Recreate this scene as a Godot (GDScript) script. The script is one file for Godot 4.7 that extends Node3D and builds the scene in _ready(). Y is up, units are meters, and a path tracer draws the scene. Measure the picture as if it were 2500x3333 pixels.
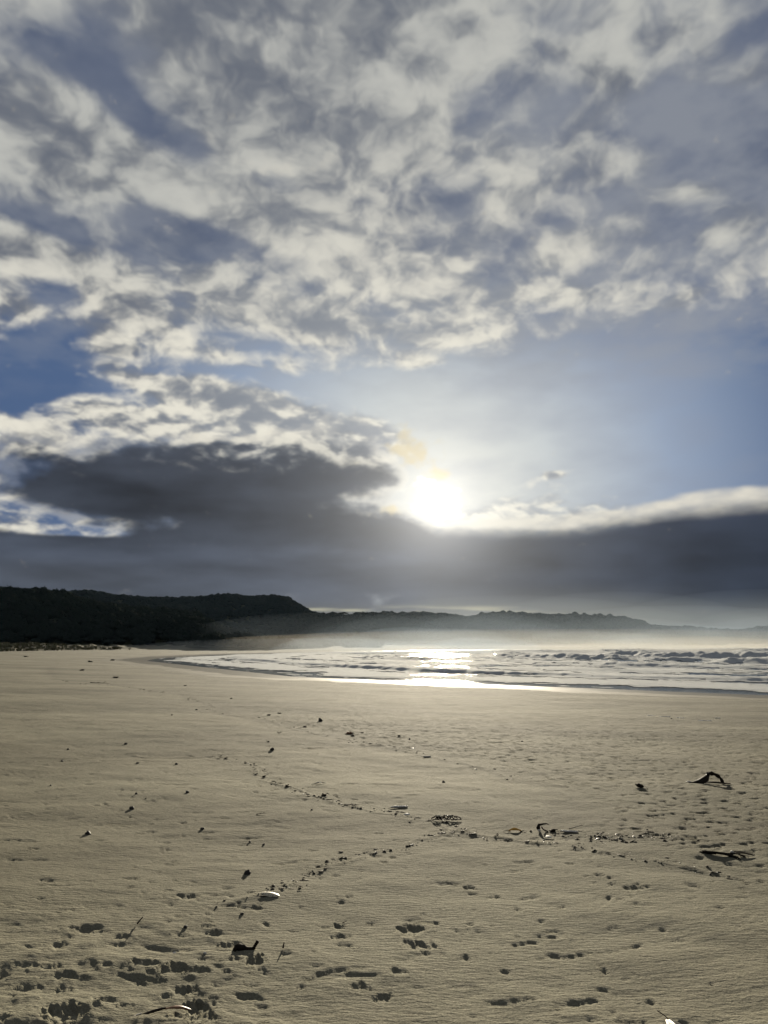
extends Node3D

const DEG = 57.29577951
const SUN_AZ = 3.95
const SUN_EL = 10.2
const EXPOSE = 2.6
const AW = 720
const AH = 180

var layers = []

func c8(r: int, g: int, b: int) -> Color:
	return Color8(r, g, b).srgb_to_linear()

func ss(a: float, b: float, x: float) -> float:
	var t := clampf((x - a) / (b - a), 0.0, 1.0)
	return t * t * (3.0 - 2.0 * t)

# a soft-edged patch of cloud (or of clear air, k < 0) at an azimuth and an elevation, in degrees
func puff(layer, az, el, ra, re, turn, k):
	var arr: PackedFloat32Array = layers[layer]
	var ca = cos(deg_to_rad(el))
	var c = cos(deg_to_rad(turn))
	var s = sin(deg_to_rad(turn))
	var reach = maxf(ra, re) * 1.9
	for j in range(maxi(0, int((90.0 - el - reach) * 2.0)), mini(AH, int((90.0 - el + reach) * 2.0) + 1)):
		var dy = (90.0 - (j + 0.5) * 0.5) - el
		for i in range(int((az + 180.0 - reach / ca) * 2.0), int((az + 180.0 + reach / ca) * 2.0) + 1):
			var dx = ((i + 0.5) * 0.5 - 180.0 - az) * ca
			var u = (dx * c - dy * s) / ra
			var v = (dx * s + dy * c) / re
			var q = u * u + v * v
			if q < 3.6:
				arr[j * AW + posmod(i, AW)] += k * exp(-1.25 * q)
	layers[layer] = arr

func noise(seed_, freq, octaves, gain = 0.5, type := FastNoiseLite.TYPE_SIMPLEX_SMOOTH) -> FastNoiseLite:
	var n = FastNoiseLite.new()
	n.seed = seed_
	n.noise_type = type
	n.frequency = freq
	n.fractal_type = FastNoiseLite.FRACTAL_FBM if octaves > 1 else FastNoiseLite.FRACTAL_NONE
	n.fractal_octaves = octaves
	n.fractal_gain = gain
	return n

var na: FastNoiseLite
var nb: FastNoiseLite
var nw: FastNoiseLite
var nd: FastNoiseLite
var nc_: FastNoiseLite
var nbank: FastNoiseLite
var nst: FastNoiseLite
var sun_dir: Vector3

func air(az: float, el: float, cov: float, bank: float, veil: float) -> Color:
	var a := az / DEG
	var e := el / DEG
	var ce := cos(e)
	var d := Vector3(sin(a) * ce, sin(e), -cos(a) * ce)
	var gam: float = rad_to_deg(acos(clampf(d.dot(sun_dir), -1.0, 1.0)))
	# clear air, pale round the sun
	var base: Color
	if gam < 9.0:
		base = c8(214, 212, 200).lerp(c8(190, 196, 198), gam / 9.0)
	elif gam < 17.0:
		base = c8(190, 196, 198).lerp(c8(146, 161, 183), (gam - 9.0) / 8.0)
	elif gam < 27.0:
		base = c8(146, 161, 183).lerp(c8(78, 100, 136), (gam - 17.0) / 10.0)
	else:
		base = c8(78, 100, 136).lerp(c8(70, 92, 128), clampf((gam - 27.0) / 40.0, 0.0, 1.0))
	base = base.lerp(c8(80, 90, 111), ss(18.0, 30.0, el) * 0.95)
	var h0: float = 1.0 / (maxf(d.y, 0.0) + 0.13)
	var n1_: float = na.get_noise_2d(d.x * h0 * 1.6 + 50.0, d.z * h0 * 1.6)
	var v2: float = clampf(veil + 0.3 * nst.get_noise_2d(az * 1.2, el * 3.0) + 0.25 * n1_, 0.0, 1.0)
	base = base.lerp(c8(140, 147, 162).lerp(c8(112, 120, 138), ss(18.0, 34.0, el)), v2 * 0.75)
	# a thin, fibrous veil in the gaps
	var fib: float = na.get_noise_2d(d.x * h0 * 2.6 + 90.0, d.z * h0 * 2.6) + 0.6 * nd.get_noise_2d(d.x * h0 * 0.8, d.z * h0 * 0.8)
	base = base.lerp(c8(150, 154, 160), ss(-0.8, 1.0, fib * 1.5 + 0.2 * veil) * ss(15.0, 23.0, el) * lerpf(0.34, 0.56, ss(0.0, 14.0, az)))
	# broken cloud in a sheet overhead
	var h: float = 1.32 / (maxf(d.y, 0.0) + 0.3)
	var q := Vector2(d.x, d.z) * h
	var w := Vector2(nw.get_noise_2d(q.x, q.y), nw.get_noise_2d(q.x + 31.7, q.y - 12.1)) * lerpf(0.05, 0.062, ss(17.0, 32.0, el))
	q += w
	var n1: float = na.get_noise_2d(q.x, q.y) * 1.3
	var n3: float = -nb.get_noise_2d(q.x, q.y)
	var wob := Vector2(nd.get_noise_2d(q.x * 0.5, q.y * 0.5), nd.get_noise_2d(q.x * 0.5 + 9.0, q.y * 0.5)) * 0.07
	var n5: float = -1.0 - 2.0 * nc_.get_noise_2d(q.x + wob.x, q.y + wob.y)
	var dens: float = cov * lerpf(1.5, 1.15, ss(16.0, 26.0, el)) - 0.05 + n1 * lerpf(0.5, 0.8, ss(16.0, 28.0, el)) + n5 * lerpf(0.26, 0.1, ss(17.0, 30.0, el)) + n3 * 0.12 * lerpf(1.0, 0.7, ss(18.0, 36.0, el))
	var q2 := q + Vector2(sun_dir.x, sun_dir.z) * 0.055
	var c5: float = lerpf(0.3, 0.12, ss(17.0, 30.0, el))
	var rel: float = n1 + n3 * 0.25 + n5 * c5 + c5 * (1.0 + 2.0 * nc_.get_noise_2d(q2.x + wob.x, q2.y + wob.y)) - na.get_noise_2d(q2.x, q2.y) * 1.3 + nb.get_noise_2d(q2.x, q2.y) * 0.25
	var n4: float = nd.get_noise_2d(q.x, q.y)
	var soft: float = lerpf(1.7, 0.8, ss(13.0, 34.0, el))
	dens += n4 * 0.22 * soft
	var cover: float = ss(-0.34, 0.44, dens)
	var thick: float = ss(0.25, 1.0, dens)
	var lit: float = (0.64 + rel * lerpf(1.25, 0.85, ss(17.0, 30.0, el)) - thick * 0.36 + n3 * 0.22 + (n4 - nd.get_noise_2d(q2.x, q2.y)) * 0.45 * soft + 0.42 * nst.get_noise_2d(az * 0.7 + 200.0, el * 1.0))
	lit = 1.0 / (1.0 + exp(-5.4 * (lit - 0.5)))
	var far: float = ss(32.0, 8.0, gam)
	var hi: Color = c8(194, 194, 187).lerp(c8(236, 231, 215), maxf(far, ss(30.0, 20.0, el)))
	var lo: Color = c8(98, 104, 116).lerp(c8(140, 145, 152), far)
	var col := base.lerp(lo.lerp(hi, lit), cover * 0.93)
	# dark bank low down, its upper edge lit from behind
	var bn: float = nbank.get_noise_2d(az * 0.75, el * 1.6)
	# on the right of the sun the bank has a long, slowly rising edge
	var right: float = ss(1.0, 4.5, az) * ss(44.0, 34.0, az)
	var edge: float = 9.35 + 0.9 * ss(14.0, 25.0, az) - 0.25 * ss(4.0, 10.0, az) * ss(18.0, 11.0, az) + 0.5 * bn
	bn += 0.4 * nbank.get_noise_2d(az * 3.0, el * 6.0 + 60.0)
	var b: float = lerpf(bank - 0.5 + bn * 0.55, clampf((edge - el) * 0.42, -1.0, 1.2), right)
	if b > -0.3:
		var rim: float = ss(-0.3, -0.05, b) * (1.0 - ss(0.08, 0.42, b)) * ss(40.0, 14.0, gam) * clampf(lerpf(0.75, 1.0, right) + nbank.get_noise_2d(az * 0.6 + 90.0, el * 1.2) * 1.6, 0.0, 1.0)
		rim *= lerpf(0.55, 1.0, ss(2.0, 7.0, az)) * ss(7.3, 8.6, el)
		rim = lerpf(rim, (ss(-0.16, 0.04, b) * (1.0 - ss(0.1, lerpf(0.3, 0.75, ss(8.0, 24.0, az)), b))) * (0.85 + 0.5 * nbank.get_noise_2d(az * 1.5, el * 4.0)), right)
		var dark: Color = c8(59, 65, 76).lerp(c8(48, 56, 71), ss(8.0, 24.0, az))
		var streak: float = nst.get_noise_2d(az * 0.7, el * 3.5 + 40.0)
		dark = dark * (1.0 + 0.34 * streak + 0.5 * nbank.get_noise_2d(az * 0.5 + 12.0, el * 0.9 + 5.0))
		dark = dark.lerp(c8(126, 126, 120), ss(4.6, 1.6, el) * ss(24.0, 12.0, absf(az - 1.0)) * 0.75)
		dark = dark.lerp(c8(100, 100, 98), ss(2.0, 4.4, el) * ss(6.5, 4.6, el) * ss(-4.0, -22.0, az) * 0.6)
		var low: float = ss(7.8, 6.4, el + bn * 0.9)
		dark = dark.lerp(c8(72, 79, 92) * (1.0 + 0.5 * streak), low * 0.8 * (1.0 - right))
		dark = dark.lerp(c8(118, 118, 110), ss(3.4, 1.4, el) * 0.6)
		col = col.lerp(dark, ss(-0.2, 0.72, b) * (1.0 - 0.85 * (1.0 - right) * cover * lerpf(0.45, 1.0, lit) * ss(46.0, 36.0, absf(az)) * ss(12.2, 15.6, el + n1 * 1.6 + n4 * 1.2)))
		col = col.lerp(c8(222, 217, 203), rim * 0.9)
	# thin bright slits above the hills
	var slit: float = ss(0.0, 0.5, nst.get_noise_2d(az * 0.7 + 7.0, el * 11.0)) * ss(3.0, 2.3, el) * ss(14.0, 6.0, absf(az - 0.5))
	col = col.lerp(c8(205, 200, 168), slit * 0.8)
	# the sun behind thin cloud: its aureole and its blinding core
	var g: float = 0.5 * exp(-gam / 2.8) + 0.29 * exp(-gam / 6.5)
	col += Color(1.0, 0.97, 0.9) * g
	# sunlit scraps of cloud above it
	var scrap: float = exp(-pow((az - 1.9) / 1.9, 2.0) - pow((el - 14.6) / 1.3, 2.0)) + 0.8 * exp(-pow((az - 4.0) / 1.3, 2.0) - pow((el - 12.6) / 0.9, 2.0)) + 0.7 * exp(-pow((az - 0.8) / 2.2, 2.0) - pow((el - 9.9) / 0.5, 2.0))
	scrap = ss(0.3, 0.95, scrap + 0.6 * nbank.get_noise_2d(az * 3.0, el * 4.0))
	col = col.lerp(Color(1.0, 0.88, 0.62) * (0.72 + 1.3 * exp(-gam / 2.0)), scrap * 0.8)
	var cx: float = (az - SUN_AZ) / 1.45
	var cy: float = (el - SUN_EL - 0.15) / (1.6 if el > SUN_EL else 0.95)
	var core: float = cx * cx + cy * cy + nbank.get_noise_2d(az * 3.0, el * 5.0) * 2.0
	col += Color(1.0, 0.95, 0.84) * (ss(1.5, 0.3, core) * 3.0 + ss(0.5, 0.0, core) * 5.0)
	return col

func paint(x0: int, x1: int, y0: int, y1: int, wide: int) -> Image:
	var maps := []
	for l in layers:
		maps.append(Image.create_from_data(AW, AH, false, Image.FORMAT_RF, l.to_byte_array()))
	var per: float = 360.0 / wide
	var out := PackedFloat32Array()
	out.resize((x1 - x0) * (y1 - y0) * 3)
	var rows := []
	rows.resize(y1 - y0)
	var job = func(j):
		var row := PackedFloat32Array()
		row.resize((x1 - x0) * 3)
		var el: float = 90.0 - (y0 + j + 0.5) * per
		var fy: float = clampf((90.0 - el) * 2.0 - 0.5, 0.0, AH - 1.001)
		var iy := int(fy)
		var ty := fy - iy
		for i in x1 - x0:
			var az: float = (x0 + i + 0.5) * per - 180.0
			var fx: float = clampf((az + 180.0) * 2.0 - 0.5, 0.0, AW - 1.001)
			var ix := int(fx)
			var tx := fx - ix
			var f := [0.0, 0.0, 0.0]
			for k in 3:
				var m: PackedFloat32Array = layers[k]
				var o := iy * AW + ix
				f[k] = lerpf(lerpf(m[o], m[o + 1], tx), lerpf(m[o + AW], m[o + AW + 1], tx), ty)
			var c: Color = air(az, el, f[0], f[1], f[2])
			row[i * 3] = c.r
			row[i * 3 + 1] = c.g
			row[i * 3 + 2] = c.b
		rows[j] = row
	var id := WorkerThreadPool.add_group_task(job, y1 - y0)
	WorkerThreadPool.wait_for_group_task_completion(id)
	var bytes := PackedByteArray()
	for r in rows:
		bytes.append_array(r.to_byte_array())
	return Image.create_from_data(x1 - x0, y1 - y0, false, Image.FORMAT_RGBF, bytes)

func make_sky():
	na = noise(11, 1.5, 7, 0.55)
	nb = noise(23, 4.5, 5, 0.55)
	nb.fractal_type = FastNoiseLite.FRACTAL_RIDGED
	nd = noise(29, 9.0, 4, 0.55)
	nc_ = noise(43, 4.2, 3, 0.5, FastNoiseLite.TYPE_CELLULAR)
	nc_.cellular_return_type = FastNoiseLite.RETURN_DISTANCE
	nw = noise(37, 2.2, 5, 0.6)
	nbank = noise(51, 0.16, 5, 0.5)
	nst = noise(67, 0.12, 4, 0.5)
	for k in 3:
		var m := PackedFloat32Array()
		m.resize(AW * AH)
		for j in AH:
			var el: float = 90.0 - (j + 0.5) * 0.5
			for i in AW:
				var away: float = ss(30.0, 45.0, absf((i + 0.5) * 0.5 - 180.0))
				m[j * AW + i] = [0.06, 1.3 * ss(9.0, 6.5, el) * (1.0 - away) + 1.25 * ss(23.0, 16.0, el) * away, 0.15 + 0.3 * ss(20.0, 40.0, el)][k]
		layers.append(m)
	puff(0, -14.6, 41.0, 11.8, 1.7, 0, 0.45)
	puff(0, -5.1, 42.6, 5.8, 1.7, 0, 0.3)
	puff(0, -10.7, 37.9, 5.6, 2.9, 20, 0.45)
	puff(0, -25.0, 33.0, 5.2, 2.9, 25, 0.55)
	puff(0, -18.3, 31.9, 4.7, 1.7, 28, 0.5)
	puff(0, -4.9, 35.3, 5.3, 3.1, 10, 0.35)
	puff(0, -7.8, 32.0, 4.7, 2.9, 0, 0.25)
	puff(0, 2.7, 34.8, 5.6, 3.4, 20, 0.2)
	puff(0, -2.6, 30.4, 7.7, 2.7, 10, 0.35)
	puff(0, 0.8, 27.0, 5.6, 2.2, 10, 0.5)
	puff(0, -8.3, 23.9, 8.5, 1.8, 8, 0.6)
	puff(0, -24.7, 25.8, 5.6, 1.3, 8, 0.5)
	puff(0, -19.7, 23.8, 2.7, 1.5, 0, 0.6)
	puff(0, -27.4, 22.6, 1.9, 1.5, 10, 0.4)
	puff(0, -14.5, 27.2, 3.7, 1.8, 20, 0.3)
	puff(0, -20.5, 20.8, 2.1, 1.1, 10, 0.5)
	puff(0, -6.8, 20.1, 5.0, 0.9, 8, 0.45)
	puff(0, -14.5, 20.9, 3.5, 0.6, 5, 0.3)
	puff(0, -14.4, 18.0, 7.7, 1.3, 8, 0.55)
	puff(0, -18.3, 15.7, 7.2, 1.1, 6, 0.55)
	puff(0, -7.4, 16.4, 7.4, 1.5, 10, 0.6)
	puff(0, -1.1, 15.8, 3.4, 1.4, 10, 0.4)
	puff(0, -27.1, 19.0, 0.8, 0.6, 0, 0.35)
	puff(0, -25.3, 14.5, 2.3, 0.6, 5, 0.3)
	puff(0, 17.7, 38.1, 3.1, 1.3, 25, 0.35)
	puff(0, 28.1, 35.7, 2.3, 1.2, 0, 0.45)
	puff(0, 19.0, 32.5, 3.2, 1.7, 10, 0.4)
	puff(0, 23.8, 30.2, 2.2, 0.7, 15, 0.5)
	puff(0, 15.3, 28.0, 4.0, 1.3, -15, 0.4)
	puff(0, 13.4, 24.8, 4.1, 0.9, 5, 0.45)
	puff(0, 22.3, 23.6, 2.6, 0.6, -10, 0.35)
	puff(0, 10.0, 30.3, 3.1, 1.2, -25, 0.25)
	puff(0, 6.6, 22.7, 2.3, 0.7, 5, 0.2)
	puff(0, 2.9, 20.8, 1.7, 0.5, 0, 0.4)
	puff(0, 12.2, 22.4, 1.9, 0.5, 5, 0.15)
	puff(0, 12.7, 12.3, 1.1, 0.2, 0, 0.9)
	puff(0, 6.6, 39.5, 5.3, 2.1, 0, 0.1)
	puff(0, 25.4, 29.7, 4.4, 0.6, 12, 0.1)
	puff(0, -25.8, 37.8, 3.1, 1.0, 15, -0.5)
	puff(0, -19.9, 35.6, 3.7, 1.2, 40, -0.65)
	puff(0, -15.2, 34.1, 2.1, 1.2, 35, -0.6)
	puff(0, -8.6, 32.8, 3.1, 1.3, 20, -0.5)
	puff(0, -15.6, 28.9, 4.9, 1.2, 8, -0.6)
	puff(0, -26.7, 28.0, 2.7, 0.7, 5, -0.5)
	puff(0, -10.3, 28.2, 2.9, 0.9, 10, -0.35)
	puff(0, -25.3, 18.7, 4.3, 1.8, 0, -0.8)
	puff(0, 28.4, 32.3, 3.6, 3.6, 0, -0.5)
	puff(0, 24.1, 33.7, 3.3, 1.6, 0, -0.35)
	puff(0, 20.3, 27.4, 5.0, 1.8, 0, -0.25)
	puff(0, 14.8, 18.0, 14.4, 3.6, 0, -0.9)
	puff(0, 22.6, 14.0, 10.3, 3.8, 0, -0.9)
	puff(0, 21.5, 20.5, 8.9, 1.9, 0, -0.55)
	puff(0, -1.1, 18.9, 4.4, 1.0, 5, -0.6)
	puff(0, -10.8, 22.0, 5.2, 0.5, 8, -0.3)
	puff(0, -17.5, 19.3, 3.7, 0.4, 8, -0.4)
	puff(0, 8.1, 27.1, 1.9, 1.2, 0, -0.4)
	puff(0, 6.8, 16.7, 4.4, 3.0, 0, -1.0)
	puff(0, 6.7, 42.3, 3.7, 1.0, 0, -0.25)
	puff(0, 13.5, 41.2, 3.4, 1.5, 0, -0.4)
	puff(0, -25.4, 11.8, 2.8, 1.2, 0, -0.5)
	puff(0, -26.6, 15.8, 1.7, 0.8, 0, -0.5)
	puff(0, 6.0, 13.0, 4.1, 2.1, 0, -0.8)
	puff(1, -14.2, 12.0, 10.7, 2.5, 2, 1.2)
	puff(1, -3.9, 13.0, 6.5, 2.2, 4, 1.1)
	puff(1, -21.1, 10.1, 5.7, 1.1, 5, 1.1)
	puff(1, -8.0, 8.9, 12.9, 2.4, 0, 1.3)
	puff(1, 2.5, 8.6, 5.2, 1.4, 0, 0.8)
	puff(1, -25.5, 12.9, 2.0, 0.7, 0, 0.7)
	puff(1, -23.3, 12.0, 1.5, 0.6, 0, 0.3)
	puff(1, 14.3, 6.3, 11.3, 2.2, 0, 1.3)
	puff(1, 23.3, 6.9, 6.4, 2.4, -4, 1.5)
	puff(1, 25.7, 8.4, 3.4, 0.9, -10, 0.6)
	puff(1, -22.4, 6.4, 11.8, 0.8, 0, 1.1)
	puff(1, 0.0, 6.5, 31.0, 1.4, 0, 1.0)
	puff(1, -22.8, 7.8, 5.6, 0.4, 4, -1.5)
	puff(1, -26.0, 8.5, 1.7, 0.6, 0, -1.3)
	puff(1, -26.5, 10.7, 1.1, 0.5, 0, -0.5)
	puff(1, 6.0, 10.9, 3.8, 1.2, 0, -1.5)
	puff(1, 2.2, 15.1, 2.1, 2.0, 0, -1.2)
	puff(1, 16.1, 10.9, 9.6, 1.3, -2, -1.6)
	puff(1, 25.4, 11.8, 5.7, 1.2, 0, -1.5)
	puff(1, 12.9, 13.8, 9.8, 2.0, 0, -1.5)
	puff(2, 18.5, 24.0, 12.8, 6.2, 0, 0.8)
	puff(2, 22.6, 34.9, 8.3, 6.5, 0, 0.8)
	puff(2, 10.3, 36.6, 7.5, 6.7, 0, 0.5)
	puff(2, 27.2, 16.3, 3.6, 3.3, 0, -0.7)
	puff(2, -24.7, 18.8, 5.7, 2.1, 0, -0.8)
	puff(2, -15.2, 19.6, 9.6, 1.9, 0, -0.6)
	puff(2, -1.1, 18.9, 5.1, 1.7, 0, -0.5)
	puff(2, -25.9, 15.2, 2.5, 1.5, 0, -0.6)
	puff(0, 12.3, 40.6, 3.4, 1.7, 10, 0.3)
	puff(0, 6.5, 34.6, 5.6, 2.5, 10, 0.25)
	puff(0, 8.6, 31.6, 2.8, 1.2, -25, 0.25)
	puff(0, 24.5, 37.8, 2.1, 1.5, 0, 0.15)
	puff(0, 23.0, 39.6, 2.6, 1.4, 20, 0.2)
	puff(0, -1.1, 37.0, 4.3, 1.6, 15, 0.25)
	puff(0, -24.3, 32.4, 5.5, 3.0, 25, 0.25)
	puff(0, -10.8, 41.5, 8.6, 1.5, 0, 0.2)
	puff(0, -17.7, 22.5, 4.6, 0.8, 8, 0.25)
	puff(0, -5.1, 23.7, 6.7, 1.1, 8, 0.3)
	puff(0, 18.6, 36.9, 1.7, 2.3, 30, 0.2)
	puff(0, 15.7, 35.7, 1.8, 1.1, 0, 0.15)
	puff(0, -4.7, 19.0, 5.8, 0.7, 6, -0.35)
	puff(0, -14.2, 19.8, 3.9, 0.5, 6, -0.3)
	puff(0, -21.6, 17.9, 3.9, 0.7, 0, -0.4)
	puff(0, 0.7, 22.2, 4.0, 0.8, 10, -0.3)
	puff(0, -9.9, 26.7, 1.9, 1.2, 0, -0.25)
	puff(0, -24.5, 23.4, 2.0, 0.9, 0, -0.4)
	puff(0, -14.9, 27.6, 3.7, 1.1, 10, -0.3)
	puff(0, -24.6, 21.0, 2.6, 0.8, 0, -0.4)
	puff(0, -18.3, 17.0, 1.9, 0.5, 8, -0.25)
	puff(0, -26.1, 16.8, 2.2, 0.9, 0, -0.4)
	puff(0, -10.9, 16.4, 1.7, 0.4, 0, -0.3)
	puff(0, 3.7, 29.1, 1.6, 1.8, 0, -0.15)
	puff(0, -1.9, 31.9, 1.6, 0.9, 0, -0.3)
	puff(0, 4.9, 31.5, 2.2, 0.9, 20, -0.3)
	puff(0, 11.8, 29.9, 3.1, 1.5, -10, -0.35)
	puff(1, -20.0, 7.6, 3.4, 0.2, 3, -0.9)
	puff(1, -25.1, 8.2, 2.6, 0.3, 4, -0.8)
	puff(1, -26.2, 7.1, 1.7, 0.2, 2, -0.7)
	puff(0, 21.9, 38.1, 5.4, 2.2, 10, 0.3)
	puff(0, 26.4, 36.6, 3.4, 1.5, 0, 0.25)
	puff(0, 17.4, 33.6, 3.2, 1.7, 15, 0.2)
	puff(0, 23.4, 32.5, 2.5, 1.1, 20, 0.3)
	puff(0, 24.5, 27.5, 3.6, 1.1, 0, 0.22)
	puff(0, 18.0, 26.8, 3.9, 1.8, 0, 0.15)
	puff(1, -13.9, 13.0, 10.8, 1.8, -2, 0.5)
	puff(1, -19.6, 11.4, 8.0, 1.5, 0, 0.4)
	puff(1, -1.0, 13.8, 4.5, 1.5, 10, 0.4)
	puff(1, -9.5, 14.1, 7.7, 1.0, 0, 0.4)
	puff(1, -24.4, 9.9, 3.2, 0.7, 0, 0.5)
	var whole := Image.create(4096, 2048, false, Image.FORMAT_RGBF)
	var low := paint(0, 1024, 0, 257, 1024)
	low.resize(4096, 1028, Image.INTERPOLATE_CUBIC)
	whole.blit_rect(low, Rect2i(0, 0, 4096, 1028), Vector2i.ZERO)
	var deg: float = 4096.0 / 360.0
	var x0 := int((180.0 - 40.0) * deg)
	var x1 := int((180.0 + 40.0) * deg)
	var y0 := int((90.0 - 53.0) * deg)
	var near := paint(x0, x1, y0, 1027, 4096)
	whole.blit_rect(near, Rect2i(0, 0, near.get_width(), near.get_height()), Vector2i(x0, y0))
	whole.fill_rect(Rect2i(0, 1027, 4096, 1021), Color(0.09, 0.09, 0.09))
	var turned := Image.create(4096, 2048, false, Image.FORMAT_RGBF)   # a panorama begins at -Z
	turned.blit_rect(whole, Rect2i(2048, 0, 2048, 2048), Vector2i.ZERO)
	turned.blit_rect(whole, Rect2i(0, 0, 2048, 2048), Vector2i(2048, 0))
	var pm := PanoramaSkyMaterial.new()
	pm.panorama = ImageTexture.create_from_image(turned)
	return pm

func _ready():
	sun_dir = Vector3(sin(SUN_AZ / DEG) * cos(SUN_EL / DEG), sin(SUN_EL / DEG), -cos(SUN_AZ / DEG) * cos(SUN_EL / DEG))
	var cam := Camera3D.new()
	cam.name = "camera"
	cam.position = Vector3(0, 2.85, 0)
	cam.rotation_degrees = Vector3(9.77, 0, 0)
	cam.fov = 67.3
	cam.near = 0.05
	cam.far = 12000
	add_child(cam)
	cam.current = true
	var env := Environment.new()
	env.background_mode = Environment.BG_SKY
	env.sky = Sky.new()
	env.sky.sky_material = make_sky()
	env.background_energy_multiplier = 1.0 / EXPOSE
	env.tonemap_mode = Environment.TONE_MAPPER_LINEAR
	env.tonemap_exposure = EXPOSE
	env.sdfgi_enabled = true
	env.ssao_enabled = true
	env.ssil_enabled = true
	env.fog_enabled = true
	env.fog_light_color = Color(0.72, 0.86, 1.0)
	env.fog_density = 0.00001
	env.volumetric_fog_enabled = true
	env.volumetric_fog_density = 0.0
	var we := WorldEnvironment.new()
	we.name = "world_environment"
	we.environment = env
	add_child(we)
	var sun := DirectionalLight3D.new()
	sun.name = "sun"
	sun.light_energy = 1.6
	sun.light_color = Color(1.0, 0.95, 0.85)
	sun.light_angular_distance = 0.5
	sun.shadow_enabled = true
	sun.look_at_from_position(sun_dir * 100.0, Vector3.ZERO, Vector3.UP)
	add_child(sun)
	make_ground_heights()
	hollow(-1.773, -4.884, 0.145, 0.050, 0.0143, 0, 0.5)
	hollow(-1.514, -4.787, 0.057, 0.048, 0.0137, 0, 0.5)
	hollow(-1.804, -4.625, 0.052, 0.055, 0.0157, 0, 0.5)
	hollow(-1.822, -4.760, 0.044, 0.029, 0.0083, 0, 0.5)
	hollow(-1.252, -4.411, 0.089, 0.040, 0.0115, 0, 0.5)
	hollow(-1.109, -4.329, 0.111, 0.060, 0.0171, 0, 0.5)
	hollow(-0.973, -4.325, 0.078, 0.039, 0.0110, 0, 0.5)
	hollow(-1.865, -4.356, 0.075, 0.036, 0.0103, 0, 0.5)
	hollow(-1.750, -4.342, 0.090, 0.039, 0.0111, 0, 0.5)
	hollow(-1.613, -4.234, 0.072, 0.057, 0.0163, 0, 0.5)
	hollow(-1.538, -4.204, 0.055, 0.028, 0.0080, 0, 0.5)
	hollow(-1.761, -4.101, 0.087, 0.037, 0.0106, 0, 0.5)
	hollow(-1.569, -4.076, 0.046, 0.042, 0.0120, 0, 0.5)
	hollow(-1.940, -4.231, 0.041, 0.051, 0.0146, 0, 0.5)
	hollow(-1.464, -3.800, 0.110, 0.091, 0.0260, 0, 0.5)
	hollow(-1.708, -3.759, 0.044, 0.044, 0.0126, 0, 0.5)
	hollow(-1.308, -3.974, 0.063, 0.050, 0.0142, 0, 0.5)
	hollow(-1.218, -4.184, 0.039, 0.036, 0.0103, 0, 0.5)
	hollow(-1.379, -4.108, 0.034, 0.016, 0.0046, 0, 0.5)
	hollow(-0.998, -4.094, 0.053, 0.053, 0.0151, 0, 0.5)
	hollow(-0.945, -4.108, 0.045, 0.053, 0.0152, 0, 0.5)
	hollow(-0.874, -3.889, 0.079, 0.096, 0.0260, 0, 0.5)
	hollow(-0.815, -3.785, 0.063, 0.067, 0.0193, 0, 0.5)
	hollow(-0.806, -4.460, 0.051, 0.038, 0.0109, 0, 0.5)
	hollow(-0.875, -4.680, 0.084, 0.046, 0.0131, 0, 0.5)
	hollow(-0.681, -4.437, 0.056, 0.079, 0.0226, 0, 0.5)
	hollow(-0.993, -4.863, 0.069, 0.042, 0.0120, 0, 0.5)
	hollow(-1.057, -4.972, 0.084, 0.032, 0.0091, 0, 0.5)
	hollow(-1.184, -4.816, 0.061, 0.030, 0.0085, 0, 0.5)
	hollow(-0.654, -4.144, 0.048, 0.041, 0.0116, 0, 0.5)
	hollow(-0.645, -4.031, 0.061, 0.028, 0.0080, 0, 0.5)
	hollow(-0.808, -4.286, 0.046, 0.032, 0.0091, 0, 0.5)
	hollow(-0.814, -4.146, 0.045, 0.030, 0.0085, 0, 0.5)
	hollow(-1.037, -4.036, 0.037, 0.033, 0.0095, 0, 0.5)
	hollow(-1.207, -3.910, 0.044, 0.031, 0.0089, 0, 0.5)
	hollow(-0.352, -4.386, 0.054, 0.024, 0.0070, 0, 0.5)
	hollow(-0.279, -5.002, 0.052, 0.044, 0.0127, 0, 0.5)
	hollow(-0.269, -4.839, 0.076, 0.041, 0.0118, 0, 0.5)
	hollow(-0.221, -4.697, 0.074, 0.032, 0.0091, 0, 0.5)
	hollow(-0.120, -4.157, 0.067, 0.044, 0.0125, 0, 0.5)
	hollow(-0.021, -4.057, 0.058, 0.049, 0.0141, 0, 0.5)
	hollow(-0.850, -5.306, 0.121, 0.041, 0.0118, 0, 0.5)
	hollow(-1.304, -5.505, 0.088, 0.059, 0.0170, 0, 0.5)
	hollow(-2.265, -5.812, 0.107, 0.028, 0.0079, 0, 0.5)
	hollow(-1.921, -5.302, 0.035, 0.020, 0.0059, 0, 0.5)
	hollow(-1.711, -5.319, 0.062, 0.023, 0.0065, 0, 0.5)
	hollow(-1.994, -5.224, 0.087, 0.020, 0.0057, 0, 0.5)
	hollow(-2.921, -6.797, 0.068, 0.038, 0.0110, 0, 0.5)
	hollow(-2.422, -5.260, 0.050, 0.018, 0.0051, 0, 0.5)
	hollow(-1.661, -5.827, 0.042, 0.025, 0.0071, 0, 0.5)
	hollow(-1.729, -4.218, 0.040, 0.022, 0.0064, 0, 0.5)
	hollow(-1.768, -4.004, 0.046, 0.020, 0.0057, 0, 0.5)
	hollow(-1.120, -4.215, 0.031, 0.020, 0.0056, 0, 0.5)
	hollow(-1.226, -4.039, 0.030, 0.018, 0.0051, 0, 0.5)
	hollow(-0.943, -3.806, 0.042, 0.038, 0.0110, 0, 0.5)
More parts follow.
